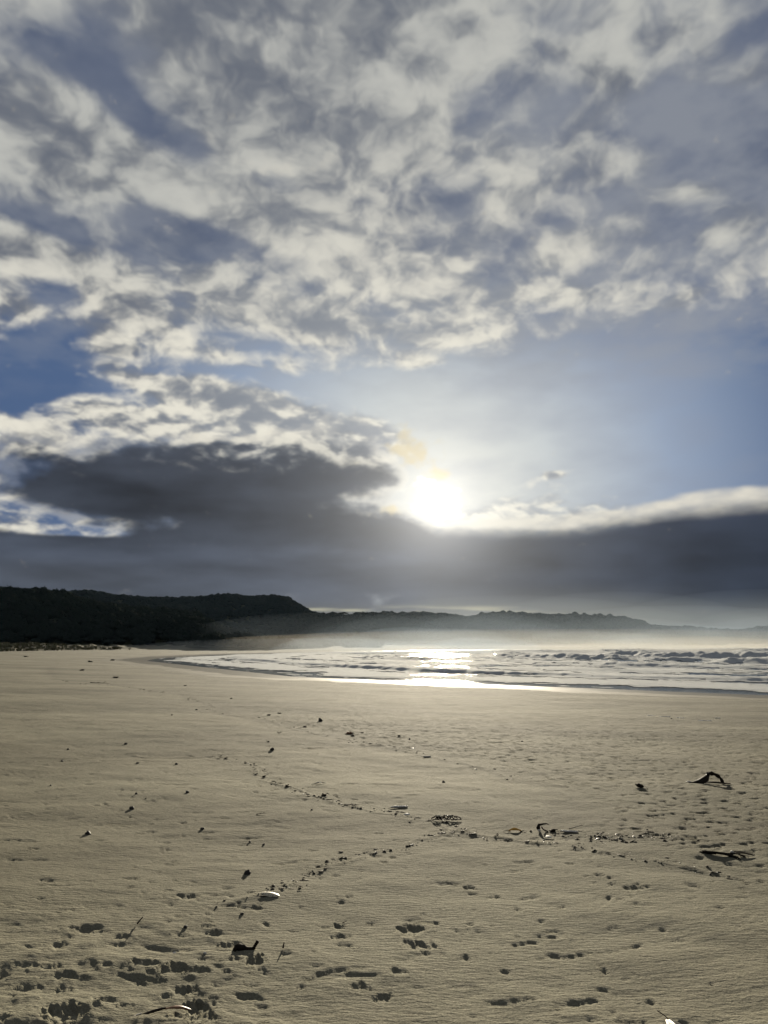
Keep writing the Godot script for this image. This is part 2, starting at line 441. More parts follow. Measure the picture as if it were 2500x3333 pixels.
	hollow(-1.338, -3.884, 0.032, 0.031, 0.0087, 0, 0.5)
	hollow(-0.394, -4.578, 0.027, 0.023, 0.0067, 0, 0.5)
	hollow(-0.406, -4.788, 0.037, 0.022, 0.0063, 0, 0.5)
	hollow(-0.542, -4.918, 0.043, 0.023, 0.0067, 0, 0.5)
	hollow(-0.539, -5.343, 0.024, 0.023, 0.0066, 0, 0.5)
	hollow(-0.801, -4.947, 0.017, 0.016, 0.0046, 0, 0.5)
	hollow(-0.245, -3.882, 0.024, 0.016, 0.0046, 0, 0.5)
	hollow(-0.402, -4.052, 0.017, 0.016, 0.0046, 0, 0.5)
	hollow(-0.611, -4.325, 0.020, 0.016, 0.0046, 0, 0.5)
	hollow(-0.590, -4.267, 0.017, 0.016, 0.0046, 0, 0.5)
	hollow(0.153, -4.952, 0.095, 0.068, 0.0193, 0, 0.45)
	hollow(0.198, -4.708, 0.091, 0.068, 0.0194, 0, 0.45)
	hollow(0.136, -4.866, 0.051, 0.038, 0.0109, 0, 0.45)
	hollow(0.113, -4.503, 0.064, 0.026, 0.0074, 0, 0.45)
	hollow(0.072, -4.327, 0.061, 0.039, 0.0110, 0, 0.45)
	hollow(1.590, -6.033, 0.043, 0.054, 0.0154, 0, 0.22)
	hollow(1.622, -5.799, 0.052, 0.039, 0.0110, 0, 0.45)
	hollow(1.748, -5.730, 0.103, 0.043, 0.0123, 0, 0.45)
	hollow(1.657, -5.377, 0.041, 0.033, 0.0094, 0, 0.22)
	hollow(1.737, -5.371, 0.058, 0.028, 0.0080, 0, 0.45)
	hollow(1.636, -5.205, 0.038, 0.022, 0.0063, 0, 0.22)
	hollow(1.377, -4.993, 0.047, 0.020, 0.0057, 0, 0.45)
	hollow(1.543, -4.924, 0.030, 0.023, 0.0067, 0, 0.22)
	hollow(1.661, -4.942, 0.036, 0.031, 0.0090, 0, 0.22)
	hollow(1.418, -4.706, 0.036, 0.018, 0.0051, 0, 0.22)
	hollow(1.079, -4.771, 0.029, 0.020, 0.0057, 0, 0.22)
	hollow(0.857, -5.298, 0.037, 0.032, 0.0091, 0, 0.22)
	hollow(0.748, -5.582, 0.053, 0.036, 0.0102, 0, 0.45)
	hollow(0.605, -5.785, 0.056, 0.049, 0.0141, 0, 0.45)
	hollow(0.573, -5.296, 0.031, 0.023, 0.0065, 0, 0.22)
	hollow(0.589, -5.008, 0.030, 0.018, 0.0052, 0, 0.22)
	hollow(0.498, -4.987, 0.021, 0.016, 0.0046, 0, 0.22)
	hollow(1.243, -4.285, 0.032, 0.026, 0.0075, 0, 0.22)
	hollow(0.406, -3.878, 0.031, 0.021, 0.0060, 0, 0.22)
	hollow(0.936, -3.824, 0.031, 0.018, 0.0052, 0, 0.22)
	hollow(0.826, -3.994, 0.032, 0.016, 0.0046, 0, 0.22)
	hollow(0.816, -3.950, 0.029, 0.016, 0.0046, 0, 0.22)
	hollow(0.799, -3.869, 0.028, 0.016, 0.0046, 0, 0.22)
	hollow(1.300, -4.340, 0.032, 0.016, 0.0046, 0, 0.22)
	hollow(1.160, -4.270, 0.031, 0.017, 0.0049, 0, 0.22)
	hollow(0.451, -4.560, 0.035, 0.020, 0.0057, 0, 0.22)
	hollow(0.581, -4.200, 0.060, 0.016, 0.0046, 0, 0.45)
	hollow(0.541, -4.242, 0.023, 0.016, 0.0046, 0, 0.22)
	hollow(0.635, -4.243, 0.026, 0.016, 0.0046, 0, 0.22)
	hollow(0.207, -4.389, 0.022, 0.016, 0.0046, 0, 0.22)
	hollow(0.149, -4.139, 0.022, 0.016, 0.0046, 0, 0.22)
	hollow(0.162, -4.055, 0.016, 0.016, 0.0046, 0, 0.22)
	hollow(0.518, -6.099, 0.023, 0.024, 0.0070, 0, 0.22)
	hollow(0.786, -6.371, 0.026, 0.030, 0.0086, 0, 0.22)
	hollow(0.199, -6.673, 0.034, 0.030, 0.0084, 0, 0.22)
	hollow(0.787, -4.070, 0.044, 0.016, 0.0046, 0, 0.45)
	hollow(0.676, -4.004, 0.016, 0.016, 0.0046, 0, 0.22)
	hollow(0.618, -3.841, 0.017, 0.016, 0.0046, 0, 0.22)
	hollow(2.147, -5.170, 0.029, 0.024, 0.0068, 0, 0.22)
	hollow(2.159, -5.056, 0.034, 0.019, 0.0053, 0, 0.22)
	hollow(2.172, -4.976, 0.038, 0.018, 0.0051, 0, 0.22)
	hollow(1.414, -4.536, 0.028, 0.020, 0.0056, 0, 0.22)
	hollow(1.291, -4.549, 0.022, 0.016, 0.0046, 0, 0.22)
	hollow(1.144, -4.450, 0.024, 0.016, 0.0046, 0, 0.22)
	hollow(1.634, -4.301, 0.019, 0.016, 0.0046, 0, 0.22)
	hollow(1.791, -4.347, 0.025, 0.016, 0.0046, 0, 0.22)
	hollow(1.442, -6.349, 0.045, 0.040, 0.0114, 0, 0.22)
	hollow(1.479, -6.010, 0.028, 0.030, 0.0085, 0, 0.22)
	hollow(1.457, -5.563, 0.024, 0.018, 0.0050, 0, 0.22)
	hollow(1.480, -5.479, 0.029, 0.020, 0.0056, 0, 0.22)
	hollow(1.531, -5.416, 0.033, 0.024, 0.0068, 0, 0.22)
	hollow(1.435, -5.374, 0.025, 0.019, 0.0054, 0, 0.22)
	hollow(1.410, -5.479, 0.018, 0.016, 0.0046, 0, 0.22)
	hollow(1.616, -5.497, 0.020, 0.017, 0.0049, 0, 0.22)
	hollow(1.696, -4.780, 0.053, 0.022, 0.0063, 0, 0.45)
	hollow(1.549, -4.744, 0.030, 0.016, 0.0046, 0, 0.22)
	hollow(3.084, -6.777, 0.083, 0.038, 0.0109, 0, 0.45)
	hollow(2.503, -5.722, 0.047, 0.032, 0.0092, 0, 0.22)
	hollow(0.817, -4.584, 0.023, 0.016, 0.0046, 0, 0.22)
	hollow(1.142, -4.657, 0.020, 0.016, 0.0046, 0, 0.22)
	hollow(1.203, -4.665, 0.017, 0.016, 0.0046, 0, 0.22)
	hollow(0.914, -4.777, 0.019, 0.016, 0.0046, 0, 0.22)
	hollow(0.551, -4.921, 0.022, 0.016, 0.0046, 0, 0.22)
	hollow(0.592, -4.922, 0.021, 0.016, 0.0046, 0, 0.22)
	hollow(0.697, -4.983, 0.014, 0.016, 0.0046, 0, 0.22)
	hollow(0.461, -5.143, 0.018, 0.016, 0.0046, 0, 0.22)
	hollow(0.754, -4.944, 0.019, 0.016, 0.0046, 0, 0.22)
	hollow(0.803, -4.868, 0.026, 0.016, 0.0046, 0, 0.22)
	hollow(0.311, -5.280, 0.022, 0.016, 0.0046, 0, 0.22)
	hollow(0.359, -5.318, 0.017, 0.016, 0.0046, 0, 0.22)
	hollow(0.388, -5.350, 0.013, 0.016, 0.0046, 0, 0.22)
	hollow(0.368, -5.556, 0.017, 0.020, 0.0057, 0, 0.22)
	hollow(0.405, -5.848, 0.016, 0.020, 0.0056, 0, 0.22)
	hollow(0.406, -5.750, 0.014, 0.016, 0.0046, 0, 0.22)
	hollow(0.321, -5.977, 0.016, 0.021, 0.0059, 0, 0.22)
	hollow(0.219, -6.428, 0.020, 0.024, 0.0068, 0, 0.22)
	var upper_line := [Vector2(-21.07, -50.62), Vector2(-16.78, -42.99), Vector2(-13.76, -41.00), Vector2(-11.01, -36.68), Vector2(-8.16, -32.25), Vector2(-6.61, -28.32), Vector2(-5.33, -24.93), Vector2(-4.56, -21.58), Vector2(-3.57, -20.44), Vector2(-2.84, -19.78), Vector2(-2.49, -18.63), Vector2(-1.71, -17.02), Vector2(-1.18, -16.08), Vector2(-0.71, -15.35), Vector2(-0.11, -14.50), Vector2(0.37, -13.82), Vector2(0.74, -12.76), Vector2(1.17, -12.24), Vector2(1.64, -10.97), Vector2(2.29, -10.01)]
	var lower_line := [Vector2(-2.72, -12.64), Vector2(-2.07, -11.98), Vector2(-1.76, -11.23), Vector2(-1.50, -10.32), Vector2(-1.12, -9.77), Vector2(-0.89, -9.36), Vector2(-0.66, -9.09), Vector2(-0.37, -8.74), Vector2(-0.16, -8.58), Vector2(0.16, -8.20), Vector2(0.51, -7.96), Vector2(0.61, -7.72), Vector2(0.66, -7.53), Vector2(0.96, -7.24), Vector2(1.34, -7.08), Vector2(1.65, -6.93), Vector2(1.97, -6.54), Vector2(2.36, -6.28), Vector2(2.58, -6.00)]
	var branch_line := [Vector2(0.63, -7.53), Vector2(0.24, -7.00), Vector2(0.00, -6.86), Vector2(-0.25, -6.58), Vector2(-0.45, -6.35), Vector2(-0.56, -5.97), Vector2(-0.67, -5.82), Vector2(-0.74, -5.67), Vector2(-1.09, -5.31)]
	var swash_edge := [Vector2(-4.02, -12.75), Vector2(-3.76, -12.54), Vector2(-3.32, -12.53), Vector2(-2.69, -12.72), Vector2(-1.89, -13.27), Vector2(-1.32, -13.71), Vector2(-0.44, -14.19), Vector2(0.00, -14.51)]
	var swash_back := [Vector2(-4.06, -12.86), Vector2(-3.95, -13.68), Vector2(-3.67, -14.63), Vector2(-3.33, -15.67), Vector2(-2.82, -16.23)]
	var crumb_band := [Vector2(1.78, -7.26), Vector2(2.05, -7.23), Vector2(2.31, -7.20), Vector2(2.57, -7.17)]
	swash_line(upper_line, 0.012, 0.06)
	swash_line(lower_line, 0.010, 0.035)
	swash_line(branch_line, 0.008, 0.025)
	swash_line(swash_edge, 0.02, 0.06, 0.4)
	swash_line(swash_back, 0.012, 0.12, 0.4)
	pits()
	finish_ground()
	make_sea()
	make_materials()
	make_hills()
	dune_grass()
	skyline_tree(-69.5, 30.3, -877.2, 7, 9, "dark tree on the far skyline, at the foot of the headland", 0, "trees on the skyline of the bay ridge")
	skyline_tree(-61.9, 30.3, -877.8, 8, 10, "dark tree on the far skyline, just right of the headland", 1, "trees on the skyline of the bay ridge")
	skyline_tree(-55.0, 32.0, -878.3, 6, 7, "dark tree on the far skyline, third from the headland", 2, "trees on the skyline of the bay ridge")
	skyline_tree(-45.3, 31.4, -878.8, 8, 12, "dark tree on the far skyline, with a flat broad crown near the headland", 3, "trees on the skyline of the bay ridge")
	skyline_tree(-29.6, 32.8, -879.5, 7, 10, "dark tree on the far skyline, left of the middle of the bay ridge", 4, "trees on the skyline of the bay ridge")
	skyline_tree(-14.0, 30.8, -879.9, 9, 12, "dark tree on the far skyline, on the bay ridge below the dark cloud", 5, "trees on the skyline of the bay ridge")
	skyline_tree(4.2, 31.5, -880.0, 9, 13, "dark tree on the far skyline, tall and broad under the sun glare's left side", 6, "trees on the skyline of the bay ridge")
	skyline_tree(21.1, 32.0, -884.7, 8, 11, "dark tree on the far skyline, beside the tall broad one", 7, "trees on the skyline of the bay ridge")
	skyline_tree(33.4, 31.5, -887.4, 9, 14, "dark tree on the far skyline, broadest under the sun", 8, "trees on the skyline of the bay ridge")
	skyline_tree(52.8, 32.5, -888.4, 7, 10, "dark tree on the far skyline, small, right below the sun", 9, "trees on the skyline of the bay ridge")
	skyline_tree(67.2, 31.6, -892.5, 8, 9, "dark tree on the far skyline, right of the small one below the sun", 10, "trees on the skyline of the bay ridge")
	skyline_tree(105.1, 30.7, -898.9, 6, 6, "dark tree on the far skyline, thin, standing in the dip of the ridge, left one", 11, "trees on the skyline of the bay ridge")
	skyline_tree(111.2, 31.1, -899.2, 6, 6, "dark tree on the far skyline, thin, standing in the dip of the ridge, right one", 12, "trees on the skyline of the bay ridge")
	skyline_tree(121.7, 31.1, -902.8, 9, 12, "dark tree on the far skyline, first on the rise past the dip", 13, "trees on the skyline of the bay ridge")
	skyline_tree(135.0, 32.0, -908.0, 9, 13, "dark tree on the far skyline, tallest on the rise past the dip", 14, "trees on the skyline of the bay ridge")
	skyline_tree(150.2, 33.2, -912.7, 8, 12, "dark tree on the far skyline, middle of the rise past the dip", 15, "trees on the skyline of the bay ridge")
	skyline_tree(159.9, 32.7, -916.2, 9, 11, "dark tree on the far skyline, at the right end of the rise past the dip", 16, "trees on the skyline of the bay ridge")
	skyline_tree(181.4, 32.5, -924.4, 7, 10, "dark tree on the far skyline, low, right of the rise", 17, "trees on the skyline of the bay ridge")
	skyline_tree(203.4, 32.1, -933.1, 7, 11, "dark tree on the far skyline, second low one right of the rise", 18, "trees on the skyline of the bay ridge")
	skyline_tree(224.0, 32.4, -941.7, 7, 10, "dark tree on the far skyline, last clear one before the ridge falls away", 19, "trees on the skyline of the bay ridge")
	pebble(-2.635, -8.443, 0.049, "dark pebble with a pointed top, alone in the smooth left sand")
	pebble(-4.619, -14.267, 0.056, "small dark pebble just above the tip of the curved swash edge")
	pebble(-5.311, -13.417, 0.044, "tiny dark pebble left of the curved swash edge, the upper of two")
	pebble(-4.849, -12.058, 0.040, "tiny dark pebble left of the curved swash edge, the lower of two")
	pebble(-3.652, -11.863, 0.038, "tiny dark pebble close under the tip of the curved swash edge")
	pebble(-3.053, -11.768, 0.042, "small dark pebble below the middle of the curved swash edge")
	pebble(-2.823, -9.190, 0.030, "tiny dark pebble above the pointed pebble on the left sand")
	pebble(-2.638, -8.937, 0.019, "very small pebble to the right of the pebble above the pointed one")
	pebble(-2.262, -9.270, 0.046, "flat dark pebble midway between the left sand and the wrack line")
	pebble(-2.686, -7.380, 0.054, "largest dark pebble on the left sand, low and broad")
	pebble(-1.703, -7.611, 0.035, "round dark pebble right of the largest pebble on the left sand")
	pebble(-1.049, -7.103, 0.025, "dark pebble at the left of the lower wrack line, right one of a pair")
	pebble(-1.188, -7.212, 0.023, "dark pebble at the left of the lower wrack line, left one of a pair")
	pebble(-0.757, -8.477, 0.024, "tiny dark pebble above the lower wrack line near the dark stick")
	pebble(-1.019, -6.104, 0.048, "square dark stone standing alone above the lower wrack line")
	pebble(-0.891, -5.188, 0.022, "small dark stone below the speckled pale shell")
	pebble(-1.864, -13.270, 0.073, "dark stone lying on the curved swash edge itself")
	pebble(0.764, -10.297, 0.039, "small square dark pebble by itself on the middle of the beach")
	pebble(0.500, -15.618, 0.043, "tiny pebble right of the dark lump on the middle beach")
	pebble(-1.578, -19.685, 0.121, "flat dark pebble above the upper wrack line, right of the kelp lumps")
	pebble(-1.080, -5.321, 0.015, "tiny stone at the lower end of the lower wrack line, lower of two")
	pebble(-1.054, -5.446, 0.016, "tiny stone at the lower end of the lower wrack line, upper of two")
	pebble(-1.184, -4.936, 0.027, "oval dark pebble on edge left of the broken foreground sand")
	pebble(1.361, -7.524, 0.024, "small dark pebble between the yellow leaf and the upright kelp")
	pebble(8.411, -23.216, 0.059, "tiny dark pebble beside the streaks of foam on the right sand")
	pebble(-5.457, -23.046, 0.064, "tiny pebble in the bend of the upper wrack line")
	pebble(-4.040, -9.749, 0.025, "tiny pebble near the left edge above the largest pebble")
	pebble(-5.543, -20.719, 0.044, "tiny pebble on the pale smooth sand left of the upper wrack line")
	pebble(2.687, -15.489, 0.048, "small flat pebble on the pocked sand below the sun glare")
	kelp_lump(-19.112, -56.007, 0.528, "dark flattened heap of kelp on the far left beach, right one of three")
	kelp_lump(-27.937, -72.591, 0.617, "dark rounded heap of kelp on the far left beach, middle of three")
	kelp_lump(-42.313, -112.847, 1.015, "dark low heap of kelp on the far left beach, farthest of three")
	kelp_lump(-45.311, -130.788, 1.097, "thin dark strip of kelp near the far end of the beach")
	kelp_lump(-10.670, -42.263, 0.216, "small dark scrap of kelp alone above the upper wrack line")
	kelp_lump(-5.803, -30.006, 0.152, "small humped scrap of kelp above the bend of the upper wrack line")
	kelp_lump(-2.987, -22.645, 0.170, "dark kelp lump with a thin tail above the upper wrack line")
	kelp_lump(-3.080, -21.129, 0.149, "flat ragged kelp scrap just left of the tailed lump")
	kelp_lump(-1.838, -18.339, 0.137, "ragged kelp lump with pale flecks on the upper wrack line")
	kelp_lump(-2.179, -16.494, 0.083, "small kelp lump left of the upper wrack line, under the flecked lump")
	kelp_lump(-2.108, -14.546, 0.066, "loose bits of kelp between the upper wrack line and the curved swash edge")
	kelp_lump(-0.462, -16.830, 0.084, "small dark kelp scrap to the right of the orange brown kelp")
	kelp_lump(-0.628, -16.116, 0.128, "thin dark kelp strip under the orange brown kelp")
	kelp_lump(0.305, -16.153, 0.088, "dark kelp lump standing up on the middle beach")
	kelp_lump(-1.719, -10.765, 0.060, "kelp lump with a pale speck on the lower wrack line, upper of two")
	kelp_lump(-1.577, -10.539, 0.064, "kelp lump on the lower wrack line, lower of two")
	kelp_lump(-1.191, -9.873, 0.055, "reddish dark kelp scrap on the lower wrack line")
	kelp_lump(-1.056, -9.579, 0.029, "small kelp scrap beside the reddish scrap on the lower wrack line")
	kelp_lump(-2.058, -11.886, 0.054, "dark kelp scrap just below the curved swash edge, right one of two")
	kelp_lump(-2.434, -12.301, 0.069, "dark kelp scrap just below the curved swash edge, left one of two")
	kelp_lump(-0.691, -9.293, 0.094, "loose kelp scraps with white flecks left of the dark stick")
	kelp_lump(1.561, -7.504, 0.101, "ragged dark kelp lying right of the upright kelp blade")
	kelp_lump(-0.585, -5.712, 0.035, "flat dark kelp scrap right of the speckled pale shell")
	kelp_lump(-0.589, -5.978, 0.028, "dark kelp scrap on the lower wrack line above the pale shell")
	kelp_lump(-0.557, -6.131, 0.022, "small kelp scrap on the lower wrack line, above the flat scrap")
	kelp_lump(-0.446, -6.355, 0.026, "small kelp scrap with pale specks where the lower wrack line bends")
	kelp_lump(1.026, -7.356, 0.038, "small pale and dark kelp scrap left of the yellow leaf")
	kelp_lump(-64.938, -141.712, 1.081, "thin dark kelp strip near the dunes at the left edge")
	kelp_lump(-0.723, -16.709, 0.233, "orange brown clump of kelp above the upper wrack line", true)
	kelp_mat(0.583, -8.007, 0.293, "long mat of twigs and kelp with white bits on the lower wrack line")
	kelp_bird(3.192, -9.998, 0.156, "dark kelp scrap with a white tip on the right sand")
	kelp_arch(4.219, -10.501, 0.550, "big dark kelp with a blade lying flat and a stalk arching over")
	kelp_branching(2.774, -6.613, 0.429, "dark spreading branch of kelp half buried near the right edge")
	kelp_upright(1.464, -7.514, 0.131, "dark kelp blade standing up with a white patch at its foot")
	holdfast(-0.768, -4.619, 0.137, "dark kelp root with an upright stub in the broken foreground sand")
	kelp_strap(-1.007, -3.863, 0.252, "long brown kelp strap with a pale end at the lower left edge")
	white_stick(0.161, -8.623, 0.187, "white peeled stick lying above the mat of twigs", 8.0)
	white_stick(1.698, -7.447, 0.156, "grey white piece of driftwood right of the ragged kelp", -12.0)
	white_stick(0.688, -12.881, 0.134, "short white flat stick where the upper wrack line fades", 5.0)
	twig(1.794, -7.586, 0.138, "thin dark twig pointing up behind the grey driftwood", 14.0)
	twig(-0.351, -8.775, 0.166, "straight dark stick at the end of the lower wrack line", -2.0)
	twig(-1.251, -8.257, 0.102, "thin dark twig lying flat left of the dark stick", 6.0)
	twig(-0.558, -4.618, 0.032, "short upright twig right of the kelp root", 80.0)
	twig(-0.239, -5.066, 0.032, "short dark twig at the head of the sand scoops", 25.0)
	twig(-1.467, -4.978, 0.049, "short thick dark twig stub leaning in the left foreground", 50.0)
	twig(-15.586, -43.162, 0.963, "long thin branch lying at the far end of the upper wrack line", -4.0)
	feather(-0.808, -10.068, 0.162, "pale grey feather lying between the two wrack lines")
	shell(-0.780, -5.557, 0.161, "large pale speckled shell below the lower wrack line", 0.2)
	shell(1.475, -7.297, 0.063, "small white shell under the ragged kelp", 0.4)
	shell(0.235, -8.245, 0.064, "small white shell below the white peeled stick", 0.5)
	shell(-1.154, -4.590, 0.026, "white shell chip in the broken foreground sand, left one of two", 0.8)
	shell(-0.975, -4.536, 0.022, "white shell chip stuck upright in the broken foreground sand", 1.6)
	shell(0.510, -14.080, 0.073, "tiny white shell chip near the short white flat stick", 0.4)
	leaf(1.216, -7.545, 0.134, "yellow brown dead leaf on the lower wrack line")
	bottom_leaf(1.288, -3.774, 0.104, "dark leaf with a pale half and an upright stalk at the bottom edge")
	foam_patch(9.258, -22.760, 0.338, "white foam flecks on the right sand, the largest patch")
	foam_patch(8.577, -24.180, 0.265, "thin white foam streak on the right sand, second from the left")
	foam_patch(8.835, -23.695, 0.209, "thin white foam streak between the large patch and its neighbour")
	foam_patch(8.382, -24.844, 0.235, "faint white foam streak on the right sand, farthest left")
	foam_patch(9.947, -23.658, 0.141, "small white foam fleck right of the large foam patch")
	crumbs([[upper_line, 0.10], [lower_line, 0.035], [lower_line, 0.05], [branch_line, 0.03], [crumb_band, 0.06]], 1000)
	mist()
var rad := PackedFloat32Array()
var azs := PackedFloat32Array()
var H := PackedFloat32Array()
var S := PackedFloat32Array()
var dense0 := 0
var dense1 := 0
var shore_line := [Vector2(400, 60), Vector2(150, -2), Vector2(60, -31), Vector2(22, -45.5), Vector2(-7, -70), Vector2(-41, -138), Vector2(-46, -165), Vector2(-46, -190), Vector2(-44, -222), Vector2(-28, -277), Vector2(20, -340), Vector2(80, -420), Vector2(200, -560), Vector2(500, -900), Vector2(1200, -1300), Vector2(3000, -1500)]

# metres inland of the water's edge, negative at sea
func shore(x: float, z: float) -> float:
	var p := Vector2(x, z)
	var best := 1e18
	var side := 1.0
	for i in shore_line.size() - 1:
		var a: Vector2 = shore_line[i]
		var ab: Vector2 = shore_line[i + 1] - a
		var t := clampf((p - a).dot(ab) / ab.length_squared(), 0.0, 1.0)
		var dd := (p - a - ab * t).length_squared()
		if dd < best:
			best = dd
			side = 1.0 if ab.cross(p - a) < 0.0 else -1.0
	return sqrt(best) * side

func beach(s: float) -> float:
	if s < 0.0:
		return maxf(-6.0, s * 0.03)
	if s < 40.0:
		return 0.0275 * s
	return 1.1 + 0.0125 * minf(s - 40.0, 80.0) + 0.004 * maxf(0.0, s - 120.0)

var g1: FastNoiseLite
var g2: FastNoiseLite
var g3: FastNoiseLite
var g4: FastNoiseLite

# where the last high wave turned: the sand to the right of it is damp and pocked
var damp_line := [Vector2(-30, -70), Vector2(-21.1, -50.6), Vector2(-13.8, -41), Vector2(-8.2, -32.2), Vector2(-5.3, -24.9), Vector2(-4.3, -21.2), Vector2(-2.5, -18.6), Vector2(-0.7, -15.35), Vector2(0.74, -12.8), Vector2(1.64, -11), Vector2(2.1, -9.3), Vector2(1.5, -7.6), Vector2(2.0, -6.4), Vector2(3.2, -5)]

func fold_edge(x: float) -> float:
	var e := [Vector2(-4.2, -12.75), Vector2(-3.76, -12.54), Vector2(-3.32, -12.53), Vector2(-2.69, -12.72), Vector2(-1.89, -13.27), Vector2(-1.32, -13.71), Vector2(-0.44, -14.19), Vector2(0.4, -14.8)]
	for i in e.size() - 1:
		if x < e[i + 1].x:
			return lerpf(e[i].y, e[i + 1].y, clampf((x - e[i].x) / (e[i + 1].x - e[i].x), 0.0, 1.0))
	return e[-1].y

func damp_edge(z: float) -> float:
	if z <= damp_line[0].y:
		return damp_line[0].x + (z + 70.0) * 0.4
	for i in damp_line.size() - 1:
		if z < damp_line[i + 1].y:
			return lerpf(damp_line[i].x, damp_line[i + 1].x, (z - damp_line[i].y) / (damp_line[i + 1].y - damp_line[i].y))
	return 3.2

func detail(x: float, z: float, r: float, s: float) -> float:
	var near := 1.0 - ss(30.0, 60.0, r)
	var tame := 1.0 - 0.8 * ss(11.0, 26.0, r)
	var h := 0.05 * g1.get_noise_2d(x * 0.16, z * 0.16) * ss(0.0, 8.0, s)
	if near > 0.0 and s > 0.0:
		h += near * 0.016 * g1.get_noise_2d(x * 0.9, z * 1.1)
		var wx := x + 0.5 * g2.get_noise_2d(x * 0.7, z * 0.7)
		var wz := z + 0.16 * x * ss(0.0, 2.0, x) + 0.12 * g2.get_noise_2d(x * 0.6 + 40.0, z * 0.6)
		# wind-drawn streaks across the view
		var where_ := clampf(0.55 + 0.9 * g2.get_noise_2d(x * 0.35 + 11.0, z * 0.35), 0.35, 1.0)
		var fine := 1.0 - ss(9.0, 22.0, r)
		h += near * tame * where_ * 0.0042 * g3.get_noise_2d(wx * 0.9, wz * 6.5)
		h += fine * where_ * 0.0042 * g3.get_noise_2d(wx * 2.2 + 9.0, wz * 15.0)
		# pocks on the side nearer to the water
		var region := ss(-0.1, 0.9, x - damp_edge(z) + 0.5 * g2.get_noise_2d(x * 0.7, z * 0.4)) * ss(5.9, 7.6, r)
		if region > 0.0:
			var p := g4.get_noise_2d(x * 3.6, z * 8.0)
			h -= near * region * (0.010 + 0.0007 * r) * ss(0.18, 0.5, p) * (1.0 - 0.9 * ss(13.0, 30.0, r))
			h += near * tame * region * 0.004 * g4.get_noise_2d(wx * 1.5 + 70.0, wz * 7.0)
		else:
			h -= near * 0.009 * ss(0.4, 0.6, g4.get_noise_2d(wx * 1.9 + 33.0, wz * 5.2))
		# broken crust in the corner by the viewer's left foot
		var crust := ss(-0.35, -1.1, x + 0.35 * g2.get_noise_2d(x * 1.2, z * 1.2) + (-4.6 - z) * 0.35) * ss(6.0, 4.6, r)
		if crust > 0.0:
			var c := g4.get_noise_2d(x * 1.35 + 5.0, z * 1.5 + 3.0) + 0.25 * g4.get_noise_2d(x * 4.0, z * 4.5)
			h += crust * (0.008 * ss(-0.16, 0.06, c) + 0.008 * ss(0.12, 0.3, c) - 0.008)
			h += crust * 0.006 * g4.get_noise_2d(x * 3.4, z * 5.0)
	# dunes at the back of the beach
	if x < -20.0 and z < -120.0 and s > 28.0:
		h += ss(40.0, 56.0, s) * ss(140.0, 80.0, s) * (0.55 + 1.3 * maxf(0.0, g1.get_noise_2d(x * 0.11 + 7.0, z * 0.11) + 0.25))
	return h

func make_ground_heights():
	g1 = noise(3, 1.0, 3)
	g2 = noise(5, 1.0, 2)
	g3 = noise(7, 1.0, 4, 0.6)
	g4 = noise(9, 1.0, 3, 0.5)
	for a in range(-180, -40, 5):
		azs.append(a)
	dense0 = azs.size()
	var n := 616
	for i in n + 1:
		azs.append(-40.0 + 80.0 * i / n)
	dense1 = azs.size() - 1
	for a in range(45, 181, 5):
		azs.append(a)
	for r in [0.02, 0.6, 1.2, 1.7, 2.1, 2.4]:
		rad.append(r)
	var rr := 2.6
	while rr < 7000.0:
		rad.append(rr)
		rr *= 1.0053 if rr < 45.0 else 1.012 if rr < 300.0 else 1.03
	var nr := rad.size()
	var nc := azs.size()
	# the distance to the shore on a coarser grid, laid out evenly in between
	var step := 6
	S.resize(nr * nc)
	H.resize(nr * nc)
	var sub := {}
	for j in range(0, nr + step, step):
		var jr := mini(j, nr - 1)
		for i in range(dense0, dense1 + step, step):
			var ir := mini(i, dense1)
			sub[Vector2i(i, j)] = shore(rad[jr] * sin(azs[ir] / DEG), -rad[jr] * cos(azs[ir] / DEG))
	var rows := []
	rows.resize(nr)
	var job = func(j: int):
		var out := PackedFloat32Array()
		out.resize(nc * 2)
		var r: float = rad[j]
		var j0 := j - j % step
		var tj := float(j - j0) / (mini(j0 + step, nr - 1) - j0) if j < nr - 1 else 1.0
		for i in nc:
			var x: float = r * sin(azs[i] / DEG)
			var z: float = -r * cos(azs[i] / DEG)
			var s: float
			if i >= dense0 and i < dense1:
				var i0 := i - (i - dense0) % step
				var ti := float(i - i0) / step
				s = lerpf(lerpf(sub[Vector2i(i0, j0)], sub[Vector2i(i0 + step, j0)], ti), lerpf(sub[Vector2i(i0, j0 + step)], sub[Vector2i(i0 + step, j0 + step)], ti), tj)
			else:
				s = shore(x, z)
			out[i] = s
			out[nc + i] = beach(s) + detail(x, z, r, s)
		rows[j] = out
	WorkerThreadPool.wait_for_group_task_completion(WorkerThreadPool.add_group_task(job, nr))
	for j in nr:
		var o: PackedFloat32Array = rows[j]
		for i in nc:
			S[j * nc + i] = o[i]
			H[j * nc + i] = o[nc + i]

func row_of(r: float) -> int:
	return clampi(rad.bsearch(r), 1, rad.size() - 1)

func col_of(az: float) -> float:
	return dense0 + (az + 40.0) / 80.0 * (dense1 - dense0)

func height(x: float, z: float) -> float:
	var r := sqrt(x * x + z * z)
	var j := row_of(r)
	var t := (r - rad[j - 1]) / (rad[j] - rad[j - 1])
	var c := clampf(col_of(atan2(x, -z) * DEG), 0.0, azs.size() - 1.001)
	var i := int(c)
	var u := c - i
	var nc := azs.size()
	return lerpf(lerpf(H[(j - 1) * nc + i], H[(j - 1) * nc + i + 1], u), lerpf(H[j * nc + i], H[j * nc + i + 1], u), t)

